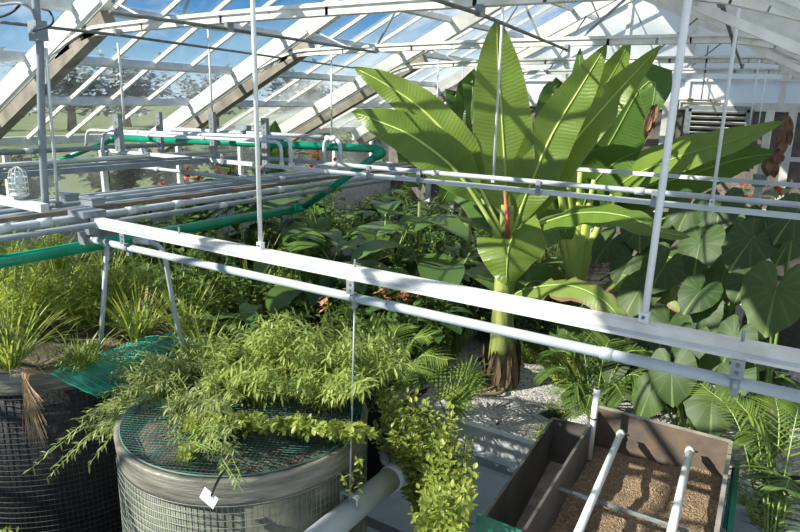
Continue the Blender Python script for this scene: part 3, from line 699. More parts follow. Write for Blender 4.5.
# rim strip
m = MB(); m.beam(bl+V((0, 0, .004)), br+V((0, 0, .004)), .028, .012); m.beam(br+V((0, 0, .004)), fr+V((0, 0, .004)), .028, .012); m.build('rim', plain('pale_steel_edge', (.42, .38, .32), (.25, .22, .2), .5, .2), t)
m = MB(); nx, ny = 26, 36; vs = []
for j in range(ny+1):
    for i in range(nx+1):
        u, v = i/nx, j/ny; p = lerp(lerp(bl, br, u), lerp(fl, fr, u), v)
        z = .47+.05*noise.noise(V((p.x*3, p.y*3, 0)))-.03*math.cos(u*PI)+.03*noise.noise(V((p.x*9, p.y*9, 5)))
        vs.append((p.x, p.y, z))
m.add(vs, [(j*(nx+1)+i, j*(nx+1)+i+1, (j+1)*(nx+1)+i+1, (j+1)*(nx+1)+i) for j in range(ny) for i in range(nx)])
m.build('grit_fill', BARK, t, True)
# side channel, lower, empty
c1, c2 = cl, V((bl.x-.005, bl.y-.02, 0)); c3 = lerp(c2, V((fl.x-.005, 3.0, 0)), (c2.y-cfl.y)/(c2.y-3.0)); c3 = V((c3.x, cfl.y, 0)); c4_ = V((cfl.x, cfl.y, 0))
wallp(c1, c2, -.28, ZC).build('channel_back', STEEL, t)
wallp(c1, c4_, -.28, ZC).build('channel_side', STEEL, t)
wallp(c4_, c3, -.28, ZC).build('channel_front', STEEL, t)
MB().add([(c1.x, c1.y, .22), (c2.x, c2.y, .22), (c3.x, c3.y, .05), (c4_.x, c4_.y, .05)], [(0, 1, 2, 3)]).build('channel_floor', plain('pale_warm_floor', (.26, .23, .20), (.15, .13, .11), .8), t)  # channel floor paler than the steel walls
m = MB(); m.beam((c4_.x-.02, c4_.y-.03, ZC-.0), (c3.x, c4_.y-.03, ZC-.0), .03, .10); m.beam((c4_.x-.02, c4_.y-.03, .15), (c3.x, c4_.y-.03, .15), .03, .84); m.build('green_frame', GREENB, t)
m = MB(); e0 = V((br.x+.065, br.y-.02, .60)); e1 = V((fr.x+.075, 3.1, .60)); m.beam(e0, e1, .035, .16); m.build('green_side_rail', GREENB, t)
m = MB(); m.beam(V((e0.x-.01, e0.y, .1)), V((e0.x-.01, e0.y, .62)), .04, .03, (0, 1, 0)); m.build('green_post', GREENB, t)
# pipes over the box
def boxpipe(a, b, r, label):
    t = thing('irrigation_pipe', label, 'pipe', b, 'white pipes on the steel box')
    a, b = V(a), V(b); d = (b-a).normalized()
    MB().tube([a, b], r, 16).build('pipe_run', PVCR, t, True); MB().tube([a-d*.004, a+d*.045], r*1.18, 16).build('end_cap', PVC, t, True)
    m = MB().tube([a+V((.01, .06, -.03)), a+V((.05, .06, -.03))], .007, 6); m.build('pin', BRONZE, t)
boxpipe(at(621, 433, Z=.72), at(579, 532, Z=.72)+V((.04, -.5, 0)), .026, 'white capped pipe lying over the grit, the left one')
boxpipe(at(690, 450, Z=.72), at(673, 532, Z=.72)+V((.04, -.6, 0)), .028, 'white capped pipe lying over the grit, the right one')
a = at(589, 459, Z=.46); b = at(597, 389, Y=a.y+.02)
t = thing('standpipe', 'short white pipe standing in the back left corner of the box', 'pipe', a)
MB().tube([a, b], .024, 16).build('pipe_run', PVCR, t, True); MB().lathe([(.025, 0), (.029, 0), (.029, .015), (.025, .015)], lerp(a, b, .58), 16, True).build('strap', BRONZE, t)
MB().tube([b, b+(b-a)*.002], .019, 12).build('bore', BLACKR, t)
a = at(555, 488, Z=.66); b = at(690, 533, Z=.66)
t = thing('cross_bar', 'thin grey steel bar across the grit filled box', 'bar', a)
MB().beam(a, b, .022, .010).beam(a+V((0, .012, .006)), b+V((0, .012, .006)), .004, .012).build('bar', STRUT, t); MB().beam(a+V((0, -.012, .006)), b+V((0, -.012, .006)), .004, .012).build('lip', WIRE, t)
# ------------------------------------------------------------------ banana plants
CP = V((0, 0, CAMH))
YRIB = plain('yellow_green_rib', (.52, .62, .16), (.40, .50, .12), .4, 0, 4)
def banana_leaf(t, pts, W, mat, face=None, fold=.25, wave=.02, peti=.10, ribmat=None, n=30, m=5, curl=0, rib_r=.016, seed=0, tear=0, pk=2.3):
    P = spline(pts, 8); L = [0]
    for a, b in zip(P, P[1:]): L.append(L[-1]+(b-a).length)
    T = L[-1]; Q = []
    for i in range(n+1):
        s = T*i/n; k = max(j for j in range(len(L)) if L[j] <= s+1e-9); k = min(k, len(P)-2); Q.append(lerp(P[k], P[k+1], (s-L[k])/max(1e-6, L[k+1]-L[k])))
    mb = MB(); vs = []; uv = []; cols = 2*m+1
    prevn = None
    for i, p in enumerate(Q):
        tt = i/n; tg = (Q[min(i+1, n)]-Q[max(i-1, 0)]).normalized()
        nr = V(face) if face is not None else (CP-p).normalized()
        sd = tg.cross(nr)
        if prevn is not None and sd.length < .15: sd = prevn
        sd = sd.normalized(); prevn = sd; nn = sd.cross(tg).normalized()
        if nn.dot(nr) < 0: nn = -nn
        if tt < peti: w = .02
        else:
            u = (tt-peti)/(1-peti); w = W/2*min(1, (u/.25))**.6*max(0, 1-max(0, (u-.25)/.75)**pk)**.8+.003
        for j in range(-m, m+1):
            a = j/m; ww = w
            if tear: ww *= 1-tear*max(0, noise.noise(V((i*.9, 3.*(1 if a > 0 else -1), seed))))*abs(a)**2
            off = fold*abs(a)*ww - curl*ww*a*a + wave*abs(a)*math.sin(i*1.15+seed+(2 if a > 0 else 0))*(1 if tt > peti+.03 else 0)
            vs.append(p+sd*(a*ww)+nn*off); uv.append((.5+a/2, tt*T/2.2))
    fs = [(i*cols+j, i*cols+j+1, (i+1)*cols+j+1, (i+1)*cols+j) for i in range(n) for j in range(cols-1)]
    mb.add(vs, fs, rnd.random(), uv)
    o = mb.build('leaf', mat, t, True)
    r = MB(); r.tube([q - (CP-q).normalized()*-.006 for q in Q[:-1]], [rib_r*(1-.85*i/n) for i in range(n)], 6)
    sub(r, 'midrib', ribmat or STEMP, o, True)
    return o
def pw(lst, Y0=None):
    """list of (px, py, Y)"""
    return [at(a, b, Y=c) for a, b, c in lst]
base = at(500, 385, Z=0)
t = thing('banana_plant', 'tall banana plant with one huge upright leaf, standing in the gravel', 'banana plant', base)
tp = at(506, 238, Y=6.6)
trk = [base+V((0, 0, -.05)), base+V((0, 0, .1)), lerp(base, tp, .2), lerp(base, tp, .45), lerp(base, tp, .75), tp, at(508, 205, Y=6.6)]
MB().tube(spline(trk, 5), [.21-.135*(i/30)**.7 for i in range(31)], 18).build('pseudostem', TRUNKG, t, True)
m = MB()
for k in range(26):
    an = rnd.uniform(0, 2*PI); u = V((math.cos(an), math.sin(an), 0)); r0 = .20; h = rnd.uniform(.25, .62)
    m.leaf(base+u*r0+V((0, 0, rnd.uniform(-.02, .15))), V((0, 0, 1))+u*rnd.uniform(-.25, .12), u, h, .14, .0, 3, shape=1)
m.build('dry_sheath', TRUNKB, t)
m = MB()
for k in range(3): m.tube(spline([base+V((0, 0, .02)), base+V((rnd.uniform(-.3, .3), -.3, .06)), base+V((rnd.uniform(-.4, .4), -.45, .0))], 4), .02, 6)
m.build('root', STEMD, t, True)
bl1 = banana_leaf(t, pw([(506, 236, 6.6), (506, 190, 6.6), (502, 120, 6.62), (498, 60, 6.58), (497, 19, 6.5)]), .64, BAN, fold=.10, wave=.010, peti=.09, seed=1, pk=2.9, ribmat=YRIB)
r = MB(); r.tube(pw([(508, 242, 6.45), (507, 215, 6.50), (504, 185, 6.54)]), [.030, .024, .010], 8); sub(r, 'red_midrib', REDRIB, bl1, True)
banana_leaf(t, pw([(503, 236, 6.55), (488, 205, 6.5), (462, 155, 6.4), (425, 112, 6.3), (385, 84, 6.2), (353, 67, 6.1)]), .44, BAN, fold=.2, peti=.20, seed=2, rib_r=.030, ribmat=YRIB)
banana_leaf(t, pw([(501, 240, 6.5), (480, 205, 6.4), (455, 170, 6.25), (415, 138, 6.1), (380, 122, 6.0), (352, 112, 5.95)]), .50, BAN, fold=.25, peti=.22, seed=3, rib_r=.030, ribmat=YRIB)
banana_leaf(t, pw([(510, 240, 6.6), (528, 190, 6.7), (552, 135, 6.85), (582, 85, 6.95), (607, 44, 7.0)]), .52, BAN, fold=.3, peti=.08, seed=4, ribmat=YRIB, rib_r=.022)
banana_leaf(t, pw([(512, 242, 6.6), (530, 215, 6.8), (560, 160, 7.0), (610, 100, 7.2), (661, 45, 7.3)]), .42, BAN, fold=.42, peti=.10, seed=5, ribmat=YRIB, rib_r=.022)
banana_leaf(t, pw([(510, 236, 6.5), (512, 238, 6.2), (508, 252, 5.95), (506, 286, 5.85)]), .70, BAN, fold=-.2, curl=.1, peti=.06, n=22, seed=6)
banana_leaf(t, pw([(512, 242, 6.6), (536, 226, 6.5), (580, 213, 6.4), (625, 216, 6.2), (662, 232, 6.1), (690, 236, 6.05)]), .36, BAN, face=(-.1, -.6, 1), fold=-.2, peti=.1, seed=7)
banana_leaf(t, pw([(508, 300, 6.5), (525, 290, 6.2), (565, 285, 5.9), (600, 298, 5.7), (622, 322, 5.6), (628, 345, 5.6)]), .34, BANT, face=(-.3, -.5, .9), fold=-.3, peti=.1, seed=8, tear=.9)
banana_leaf(t, pw([(506, 250, 6.6), (497, 225, 7.0), (478, 195, 7.3), (455, 185, 7.5), (440, 205, 7.6)]), .5, BAND_, peti=.2, seed=9)
banana_leaf(t, pw([(514, 250, 6.6), (535, 235, 6.9), (560, 225, 7.2), (570, 240, 7.4)]), .4, BAND_, peti=.2, seed=19)
# small one further back at left of the upright leaf
base = at(468, 250, Y=9.5); base.z = 0
t = thing('banana_plant', 'small far banana plant whose folded leaf shows left of the upright leaf', 'banana plant', base)
tpz = at(466, 190, Y=9.5)
MB().tube([base, tpz], [.12, .07], 12).build('pseudostem', TRUNKG, t, True)
banana_leaf(t, [tpz]+pw([(466, 140, 9.5), (468, 95, 9.4), (473, 82, 9.3), (470, 130, 9.2)]), .40, BAND_, fold=.5, peti=.2, seed=11, rib_r=.012)
banana_leaf(t, [tpz]+pw([(462, 140, 9.6), (455, 90, 9.5), (462, 150, 9.3)]), .35, BAND_, fold=.5, peti=.2, seed=12, rib_r=.012)
m = MB()
for k in range(8): m.leaf(at(467+rnd.uniform(-1, 1), 125, Y=9.2), (rnd.uniform(-.2, .2), 0, -1), (0, -1, 0), rnd.uniform(.2, .4), .06, 0, 3)
m.build('dry_tip', DRY, t)
for Y, px0, l, hts in ((9.8, 420, 'dim banana plant far back behind the left drooping leaf', ((400, 130), (430, 150), (410, 170))), (9.4, 275, 'dark green plant leaf seen above the far end of the green pipe', ((268, 130), (275, 120), (282, 140)))):
    base = at(px0, 220, Y=Y); base.z = 0; top = at(px0, 190, Y=Y)
    t = thing('banana_plant', l, 'banana plant', base); MB().tube([base, lerp(base, top, .9)], [.06, .03], 8).build('pseudostem', TRUNKG, t, True)
    for a, b in hts: banana_leaf(t, [top, at((a+px0)/2, (b+190)/2, Y=Y), at(a, b, Y=Y-.2)], .42, BAND_, peti=.15, seed=a, rib_r=.012)
# second banana behind to the right
Y2 = 8.9
base = at(575, 300, Y=Y2); base.z = 0
t = thing('banana_plant', 'second banana plant, stems fanning out, behind and right of the tall one', 'banana plant', base)
cr_ = at(576, 285, Y=8.55)
MB().tube([base, lerp(base, cr_, .5), cr_], [.2, .19, .15], 16).build('pseudostem', TRUNKG, t, True)
for px, pyy, Y in ((545, 190, 8.2), (556, 172, 8.2), (566, 168, 8.3), (580, 172, 8.4), (594, 180, 8.4), (612, 195, 8.4)):
    MB().tube(spline([cr_+V((0, 0, -.1)), lerp(cr_, at(px, pyy, Y=Y), .45)+V((0, 0, .03)), at(px, pyy, Y=Y)], 5), [.085-.055*i/10 for i in range(11)], 10).build('petiole', YRIB, t, True)
B2 = [([(562, 230, 8.8), (570, 170, 8.7), (592, 110, 8.6), (615, 70, 8.5), (630, 40, 8.4)], .62, BAN, .3, None),
      ([(590, 225, 8.9), (598, 170, 8.7), (620, 125, 8.5), (640, 90, 8.4), (655, 82, 8.4), (650, 120, 8.3)], .8, BAND_, .2, None),
      ([(560, 235, 8.9), (572, 160, 9.0), (578, 100, 9.0), (580, 48, 9.0)], .42, BAND_, .3, None),
      ([(555, 235, 8.8), (550, 160, 8.9), (551, 100, 9.0), (562, 82, 9.0), (545, 95, 8.8)], .5, BAND_, .3, None),
      ([(596, 225, 8.9), (620, 185, 8.5), (670, 160, 8.1), (730, 142, 7.8), (784, 122, 7.6)], .52, BAN, .12, (-.2, -.9, .5)),
      ([(594, 230, 8.9), (625, 195, 8.7), (680, 178, 8.5), (735, 160, 8.3), (778, 153, 8.2)], .62, BAND_, .1, (-.1, -1, .2)),
      ([(592, 232, 8.9), (620, 200, 8.9), (660, 182, 8.9), (700, 176, 8.9)], .75, BAND_, .1, (0, -1, .2)),
      ([(574, 238, 8.8), (590, 190, 8.6), (612, 165, 8.5), (640, 150, 8.4)], .8, BAND_, .2, None),
      ([(600, 280, 8.7), (630, 262, 8.1), (660, 255, 7.6), (690, 268, 7.2), (705, 292, 7.0)], .40, BAND_, -.25, (-.2, -.6, .9)),
      ([(596, 292, 8.6), (620, 276, 7.6), (655, 283, 7.0), (690, 318, 6.7)], .5, BANT, -.25, (-.3, -.6, .9)),
      ([(600, 300, 8.4), (625, 305, 7.4), (655, 320, 7.0), (672, 345, 6.8)], .42, BAND_, -.2, (-.3, -.6, .9)),
      ([(560, 300, 8.6), (548, 285, 8.0), (530, 282, 7.6), (515, 300, 7.4)], .5, BAND_, -.2, None),
      ([(620, 240, 8.8), (650, 222, 8.3), (700, 215, 8.0), (750, 222, 7.8)], .42, BAND_, -.2, (-.2, -.6, .9))]
for k, (pts, W, mt_, fo, fc) in enumerate(B2): banana_leaf(t, pw(pts), W, mt_, face=fc, fold=fo, wave=.015, peti=.08, seed=20+k)
for px, pyy, Y, h, wdt in ((788, 116, 7.6, .20, .07), (786, 128, 7.55, .22, .07), (783, 140, 7.55, .16, .08), (779, 150, 7.55, .14, .10), (775, 154, 7.6, .12, .10), (774, 158, 8.1, .2, .14), (789, 124, 7.6, .2, .05), (655, 104, 8.25, .3, .07), (653, 110, 8.25, .32, .08)):
    m = MB()
    for k in range(4): m.leaf(at(px+rnd.uniform(-2, 2), pyy, Y=Y-.02*k), (rnd.uniform(-.25, .2), 0, -1), (rnd.uniform(-.5, .5), -1, 0), h*rnd.uniform(.7, 1.1), wdt, 0, 5, fold=.8)
    m.build('dry_tip', DRY, t)

# ------------------------------------------------------------------ taro (elephant ears)
def ear_shape(n=36, rings=5):
    """heart outline in local xy, tip towards +x, attachment at origin; returns verts, faces, uv"""
    out = []
    tab = [(0, 1.05), (.08, .93), (.2, .80), (.35, .72), (.5, .71), (.65, .74), (.8, .80), (.88, .76), (.93, .58), (.975, .22), (1, .04)]
    for k in range(n+1):
        a = -PI+2*PI*k/n; c = abs(a)/PI                      # a=0 tip, +-pi sinus
        for (c0, r0), (c1, r1) in zip(tab, tab[1:]):
            if c0 <= c <= c1+1e-9: r = r0+(r1-r0)*(c-c0)/(c1-c0); break
        r *= 1+.02*math.sin(k*2.1)
        out.append((a, r))
    vs = [V((0, 0, 0))]; uv = [(.5, 0)]
    for j in range(1, rings+1):
        for a, r in out:
            q = j/rings*r; vs.append(V((q*math.cos(a), q*math.sin(a), 0))); uv.append((.5+a/(2*PI), j/rings))
    m = n+1; fs = [(0, 1+k, 2+k) for k in range(n)]
    fs += [(1+j*m+k, 1+(j+1)*m+k, 1+(j+1)*m+k+1, 1+j*m+k+1) for j in range(rings-1) for k in range(n)]
    return vs, fs, uv
EV, EF, EU = ear_shape()
VEIN = plain('dull_green_vein', (.16, .27, .07), None, .5)
def ear_leaf(t, p, size, base, face, tip, seed):
    face = V(face).normalized(); tip = V(tip); tip = (tip-face*tip.dot(face)).normalized(); sd = face.cross(tip); vs = []
    for q in EV:
        rr = q.length; a = math.atan2(q.y, q.x)
        h = -.22*rr*rr*(1 if q.x > 0 else .5) + .16*abs(q.y)*(1-abs(q.y)) + .02*math.sin(a*9+seed)*rr**3
        vs.append(p+(tip*q.x+sd*q.y)*size+face*h*size)
    mb = MB(); mb.add(vs, EF, rnd.random(), EU); o = mb.build('leaf', EAR, t, True)
    st = MB().tube(spline([base, lerp(base, p, .6)+V((0, 0, .12)), p-face*.005], 4), [.018-.010*i/8 for i in range(9)], 6)
    st.build('petiole', STEM, t, True)
EARS = [  # clusters: label, base pixel/Y, leaves (px, py, radius px, Y)
 ('large heart leaved taro over the white beam at the right edge', (770, 6.3), [(776, 305, 44, 5.7), (752, 252, 36, 6.3), (735, 345, 26, 5.6), (700, 300, 26, 6.0), (795, 225, 32, 6.3), (745, 290, 24, 6.6)]),
 ('taro with broad leaves directly behind the steel box', (700, 5.9), [(712, 412, 36, 5.45), (672, 382, 32, 5.5), (650, 402, 26, 5.55), (735, 385, 26, 5.6), (690, 350, 26, 5.7), (765, 445, 27, 5.2)]),
 ('shaded taro behind the foot of the thick white rod', (680, 7.2), [(700, 255, 32, 6.9), (665, 275, 30, 6.8), (720, 215, 30, 7.2), (640, 300, 30, 6.8), (690, 215, 26, 7.4), (725, 280, 30, 7.0)]),
 ('taro with a torn leaf tip standing right of the white rod', (690, 6.4), [(700, 322, 30, 6.0), (668, 335, 30, 6.2), (720, 335, 24, 5.9), (650, 350, 30, 6.2), (700, 365, 26, 5.8)]),
 ('far taro below the white rails at the right', (760, 8.3), [(765, 226, 24, 7.8), (735, 228, 22, 8.0), (790, 250, 26, 7.4)]),
 ('taro tucked under the torn banana leaf', (610, 6.8), [(598, 345, 24, 6.4), (630, 340, 24, 6.3), (570, 330, 22, 6.5), (615, 370, 20, 6.1)]),
 ('dark taro in the shade between the two banana plants', (640, 8.0), [(640, 235, 26, 7.8), (610, 250, 24, 7.9), (660, 240, 26, 7.8), (630, 270, 26, 7.6)]),
]
for i, (lab, (bx_, bY), lv) in enumerate(EARS):
    b = at(bx_, 400, Y=bY); b.z = 0
    t = thing('taro_plant', lab, 'taro plant', b)
    for k, (px, pyy, rp, Y) in enumerate(lv):
        p = at(px, pyy-rp*.35, Y=Y); sz = rp*(p-CP).dot(Fw)/FPX*1.05
        fc = V((rnd.uniform(-.5, .1), -1.0, rnd.uniform(.5, 1.1))); tipd = V((rnd.uniform(-.35, .35), -.2, -1))
        ear_leaf(t, p, sz, b+V((rnd.uniform(-.06, .06), rnd.uniform(-.06, .06), 0)), fc, tipd, k)

# ------------------------------------------------------------------ leafy plant builders
def grow(t, stems, spec, foliage='foliage', stemmat=STEM, leafm=L_MID, stem_r=.006, flower=None):
    """stems: list of (start, end, sag); spec: n leaves, length, width, from fraction, style"""
    n, L, W, f0, style, droop = spec
    sm = MB(); lm = MB(); fl_list = []
    for a, b, sg in stems:
        a, b = V(a), V(b); mid = (a+b)/2+V((0, 0, sg)); P = spline([a, mid, b], 4)
        sm.tube(P, [stem_r*(1-.75*i/(len(P)-1)) for i in range(len(P))], 4, False)
        for k in range(n):
            u = f0+(1-f0)*(k+rnd.random()*.5)/n; x = u*(len(P)-1); i = min(int(x), len(P)-2); p = lerp(P[i], P[i+1], x-i); d = (P[i+1]-P[i]).normalized()
            an = k*2.4+rnd.random(); o = d.orthogonal().normalized(); o = (o*math.cos(an)+d.cross(o)*math.sin(an))
            ld = (d*rnd.uniform(.35, .9)+o).normalized(); l = L*rnd.uniform(.6, 1.15)*(1-.25*u)
            lm.leaf(p, ld, V((rnd.uniform(-.4, .4), rnd.uniform(-.4, .4), 1)), l, W*rnd.uniform(.7, 1.2), droop, 3 if L > .05 else 2, None, .2, style)
        if flower and rnd.random() < flower[1]:
            fm = MB()
            for k in range(flower[2]):
                o = V((rnd.gauss(0, 1), rnd.gauss(0, 1), rnd.gauss(.3, 1))).normalized()
                fm.leaf(P[-1]+V((rnd.gauss(0, .02), rnd.gauss(0, .02), rnd.uniform(-.12, .03)*flower[3])), o, V((0, 0, 1)), .05*flower[3], .035*flower[3], .3, 2)
            fl_list.append(fm)
    if stems: sm.build('stem', stemmat, t, True)
    lm.build(foliage, leafm, t)
    for fm in fl_list: fm.build('flower', flower[0], t)
def rv(s): return V((rnd.uniform(-s, s), rnd.uniform(-s, s), rnd.uniform(-s, s)))
def bushstems(b, h, sp, n, lean=.0):
    out = []
    for k in range(n):
        an = rnd.uniform(0, 2*PI); r = sp*math.sqrt(rnd.random()); hh = h*(1-.45*(r/sp)**2)*rnd.uniform(.75, 1.05)
        out.append((V(b)+V((r*.2*math.cos(an), r*.2*math.sin(an), 0)), V(b)+V((r*math.cos(an), r*math.sin(an), hh)), .04))
    return out
def grassclump(t, b, h, sp, n, W=.014, mat=L_GRASS):
    m = MB()
    for k in range(n):
        an = rnd.uniform(0, 2*PI); o = V((math.cos(an), math.sin(an), 0)); l = h*rnd.uniform(.7, 1.25)
        m.leaf(V(b)+o*rnd.uniform(0, sp), (o*rnd.uniform(.15, .9)+V((0, 0, 1))), V((-o.x, -o.y, 1)), l, W*rnd.uniform(.7, 1.3), rnd.uniform(.5, 1.6), 6, None, .3, 1)
    m.build('blades', mat, t)
def frond(t, pts, L, mat, n=26, W=.022, hang=.4, name='frond'):
    P = spline(pts, 6); m = MB(); nn = len(P)
    for k in range(n):
        u = .12+.88*k/n; x = u*(nn-1); i = min(int(x), nn-2); p = lerp(P[i], P[i+1], x-i); d = (P[i+1]-P[i]).normalized()
        sd = d.cross(V((0, 0, 1))); sd = sd.normalized() if sd.length > .1 else V((1, 0, 0))
        l = L*math.sin(PI*(.12+.80*u))**.7
        for s in (-1, 1): m.leaf(p, sd*s+d*.75+V((0, 0, .12)), (0, 0, 1), l*rnd.uniform(.9, 1.08), W, hang, 3, None, .3, 1)
    o = m.build(name, mat, t); sub(MB().tube(P, [.008*(1-.8*i/(nn-1)) for i in range(nn)], 5, False), 'rachis', STEMP, o, True)
def fanleaf(t, p, face, up, R, mat, base, n=22):
    face = V(face).normalized(); up = V(up); up = (up-face*up.dot(face)).normalized(); sd = face.cross(up); m = MB()
    for k in range(n):
        a = (k/(n-1)-.5)*PI*1.35; d = up*math.cos(a)+sd*math.sin(a); m.leaf(p, d+face*.05, face, R*(.85+.15*math.cos(a))*rnd.uniform(.92, 1.05), R*.115, .35, 4, .3+.5*(k % 2), .5, 1)
    o = m.build('fan_leaf', mat, t); sub(MB().tube([base, p], [.012, .006], 5), 'petiole', STEM, o, True)

# ---- in the front tank
zt = .95
def tk(px, py, Y): return at(px, py, Y=Y)
def spraystems(b, cx, cy, rx, ry, Y0, Y1, n, sg=.06, spread=.08):
    out = []
    for k in range(n):
        a = rnd.uniform(0, 2*PI); r = math.sqrt(rnd.random()); e = at(cx+rx*r*math.cos(a), cy+ry*r*math.sin(a), Y=rnd.uniform(Y0, Y1))
        out.append((V(b)+V((rnd.uniform(-spread, spread), rnd.uniform(-spread, spread), 0)), e, sg))
    return out
def plantpx(name, label, cat, b, sprays, spec, leafm, group=None, **kw):
    t = thing(name, label, cat, b, group); st = []
    for s in sprays: st += spraystems(b, *s)
    grow(t, st, spec, leafm=leafm, **kw); return t
b = V((-3.45, 3.55, zt)); plantpx('feathery_shrub', 'light green feathery shrub at the back of the front tank', 'shrub', b, [(265, 350, 45, 38, 3.2, 3.9, 60), (300, 335, 50, 32, 3.3, 3.9, 50)], (34, .115, .017, .15, 0, .6), L_LIGHT)
b = V((-2.95, 3.5, zt)); plantpx('feathery_shrub', 'light feathery shrub beside the thin hanging wire, in the front tank', 'shrub', b, [(330, 355, 50, 35, 3.1, 3.8, 60), (375, 350, 45, 30, 3.3, 4.0, 55), (320, 385, 60, 18, 2.9, 3.4, 40)], (34, .115, .017, .15, 0, .6), L_LIGHT)
b = V((-3.65, 3.1, zt)); plantpx('feathery_shrub', 'low olive shrub between the drop hose and the wire', 'shrub', b, [(250, 385, 50, 22, 2.8, 3.3, 50), (215, 350, 25, 18, 3.2, 3.6, 26)], (32, .11, .017, .15, 0, .6), L_LIGHT)
b = V((-3.98, 3.05, zt)); plantpx('willow_shrub', 'olive leaved shrub hanging over the left rim of the front tank', 'shrub', b, [(130, 390, 32, 24, 2.6, 3.2, 55), (105, 420, 30, 18, 2.45, 2.8, 36), (150, 370, 38, 16, 2.9, 3.3, 34)], (34, .10, .013, .2, 0, .7), L_WILLOW)
t = thing('trailing_branch', 'long leafy branch trailing low in front of the left tank', 'branch', (-3.95, 2.75, zt)); st = []
for e, sg in ((at(24, 474, Y=2.25), .12), (at(34, 462, Y=2.28), .12), (at(50, 470, Y=2.3), .10), (at(70, 455, Y=2.35), .10), (at(88, 466, Y=2.35), .08), (at(60, 440, Y=2.4), .10), (at(96, 440, Y=2.35), .05), (at(45, 480, Y=2.25), .1)): st.append((V((-3.95, 2.75, zt)), e, sg))
grow(t, st, (18, .10, .012, .45, 0, .6), leafm=L_WILLOW)
b = V((-3.75, 3.35, zt)); plantpx('willow_shrub', 'olive sprigs around the foot of the curved hose', 'shrub', b, [(180, 375, 35, 18, 3.0, 3.4, 44), (120, 365, 25, 18, 2.9, 3.2, 34), (215, 395, 30, 15, 2.8, 3.1, 30)], (28, .095, .013, .2, 0, .7), L_WILLOW)
b = V((-3.6, 2.75, zt)); plantpx('willow_shrub', 'olive sprigs over the netting in the middle of the front tank', 'shrub', b, [(180, 410, 30, 18, 2.5, 2.9, 34), (215, 420, 25, 25, 2.4, 2.8, 26), (165, 385, 25, 15, 2.8, 3.1, 20)], (28, .09, .013, .2, 0, .7), L_WILLOW)
b = V((-3.25, 2.6, zt)); plantpx('willow_shrub', 'sprigs spilling over the front rim beside the white card', 'shrub', b, [(232, 440, 12, 20, 2.15, 2.45, 12), (160, 445, 16, 12, 2.4, 2.55, 10), (240, 482, 5, 12, 2.05, 2.1, 4)], (16, .07, .011, .2, 0, .9), L_WILLOW)
for i, (px, pyy, l) in enumerate(((210, 430, 'bright creeping plant over the front left of the tank netting'), (250, 428, 'bright creeping plant above the middle of the front tank rim'), (300, 430, 'bright creeping plant beside the thin hanging wire'), (345, 437, 'bright creeping plant at the right rim of the front tank'), (190, 455, 'small yellow green sprout at the very front of the netting'))):
    b = at(px, pyy+4, Z=1.0); plantpx('creeping_plant', l, 'plant', b, [(px, pyy-2, 32 if i < 4 else 12, 10, b.y-.24, b.y+.2, 36 if i < 4 else 8)], (14, .065, .032, .1, 2, .3), L_BRIGHT, 'bright creepers in the front tank')
# right hand bright shrub
b = V((-1.95, 3.75, -.28))
plantpx('bright_shrub', 'yellow green small leaved shrub around the end of the thick pipe', 'shrub', b,
        [(420, 420, 38, 28, 3.2, 3.9, 70), (445, 470, 32, 36, 3.0, 3.7, 46), (440, 512, 30, 20, 2.8, 3.3, 32), (400, 400, 28, 15, 3.4, 3.9, 44), (410, 440, 26, 24, 3.35, 3.8, 44), (462, 440, 14, 14, 3.4, 3.8, 10), (388, 425, 24, 16, 3.45, 3.8, 44), (455, 505, 22, 25, 2.8, 3.2, 24)], (30, .075, .026, .35, 2, .3), L_BRIGHT, stemmat=STEMD, stem_r=.007)
b = at(352, 470, Z=.3); plantpx('bright_shrub', 'small bright sprigs between the tank rim and the thick pipe', 'shrub', b, [(355, 480, 14, 25, 2.7, 3.0, 12)], (12, .05, .024, .3, 2, .3), L_BRIGHT, stemmat=STEMD)
b = at(8, 545, Z=.3); b.z = -1.1; plantpx('leafy_sprig', 'tiny leafy sprig at the bottom left corner of the photo', 'plant', b, [(8, 529, 10, 4, b.y-.1, b.y+.1, 8)], (12, .05, .022, .85, 2, .3), L_BRIGHT)
# ---- grasses on the left tanks
GR = [(10, 345, 1.0, .75, 'grass clump at the left edge on the left tank'), (15, 300, 1.0, .85, 'bright grass clump at the far left above the left tank'), (62, 290, .95, .85, 'bright grass clump right of the far left one'), (105, 300, .95, .75, 'arching grass clump behind the straight drop pipe'), (140, 315, .95, .7, 'arching grass clump between the drop pipe and the curved hose'), (45, 262, .9, .9, 'pale grass clump under the left rack'), (110, 268, .9, .7, 'long bladed grass under the green pipe'), (185, 320, .95, .6, 'grass behind the curved hose'), (205, 345, .95, .5, 'dark grass tuft right of the curved hose'), (10, 255, .9, .8, 'grass clump under the rack at the left edge'), (80, 345, 1.0, .35, 'short grass tuft by the straight drop pipe foot')]
for px, pyy, z, h, l in GR:
    b = at(px, pyy+22, Z=z); t = thing('grass_clump', l, 'grass', b)
    grassclump(t, b, h, .10, 90 if h > .6 else 50, .016, L_GRASS)
    grow(t, bushstems(b, h*.55, .30, 16), (14, .10, .014, .2, 0, .6), leafm=L_WILLOW if px % 2 else L_MID)
for px, pyy, h, l in ((30, 330, .75, 'leafy bright green clump behind the left tank rim'), (85, 325, .7, 'leafy bright green clump left of the straight drop pipe'), (8, 300, .85, 'tall leafy clump at the left edge under the green pipe'), (120, 312, .7, 'leafy clump seen between the two drop pipes'), (55, 290, .85, 'tall leafy clump under the grey rack, left')):
    b = at(px, pyy, Z=.98); b.z = .95; t = thing('leafy_clump', l, 'leafy plant', b)
    grow(t, bushstems(b, h, .34, 40), (22, .15, .020, .15, 0, .6), leafm=L_GRASS)
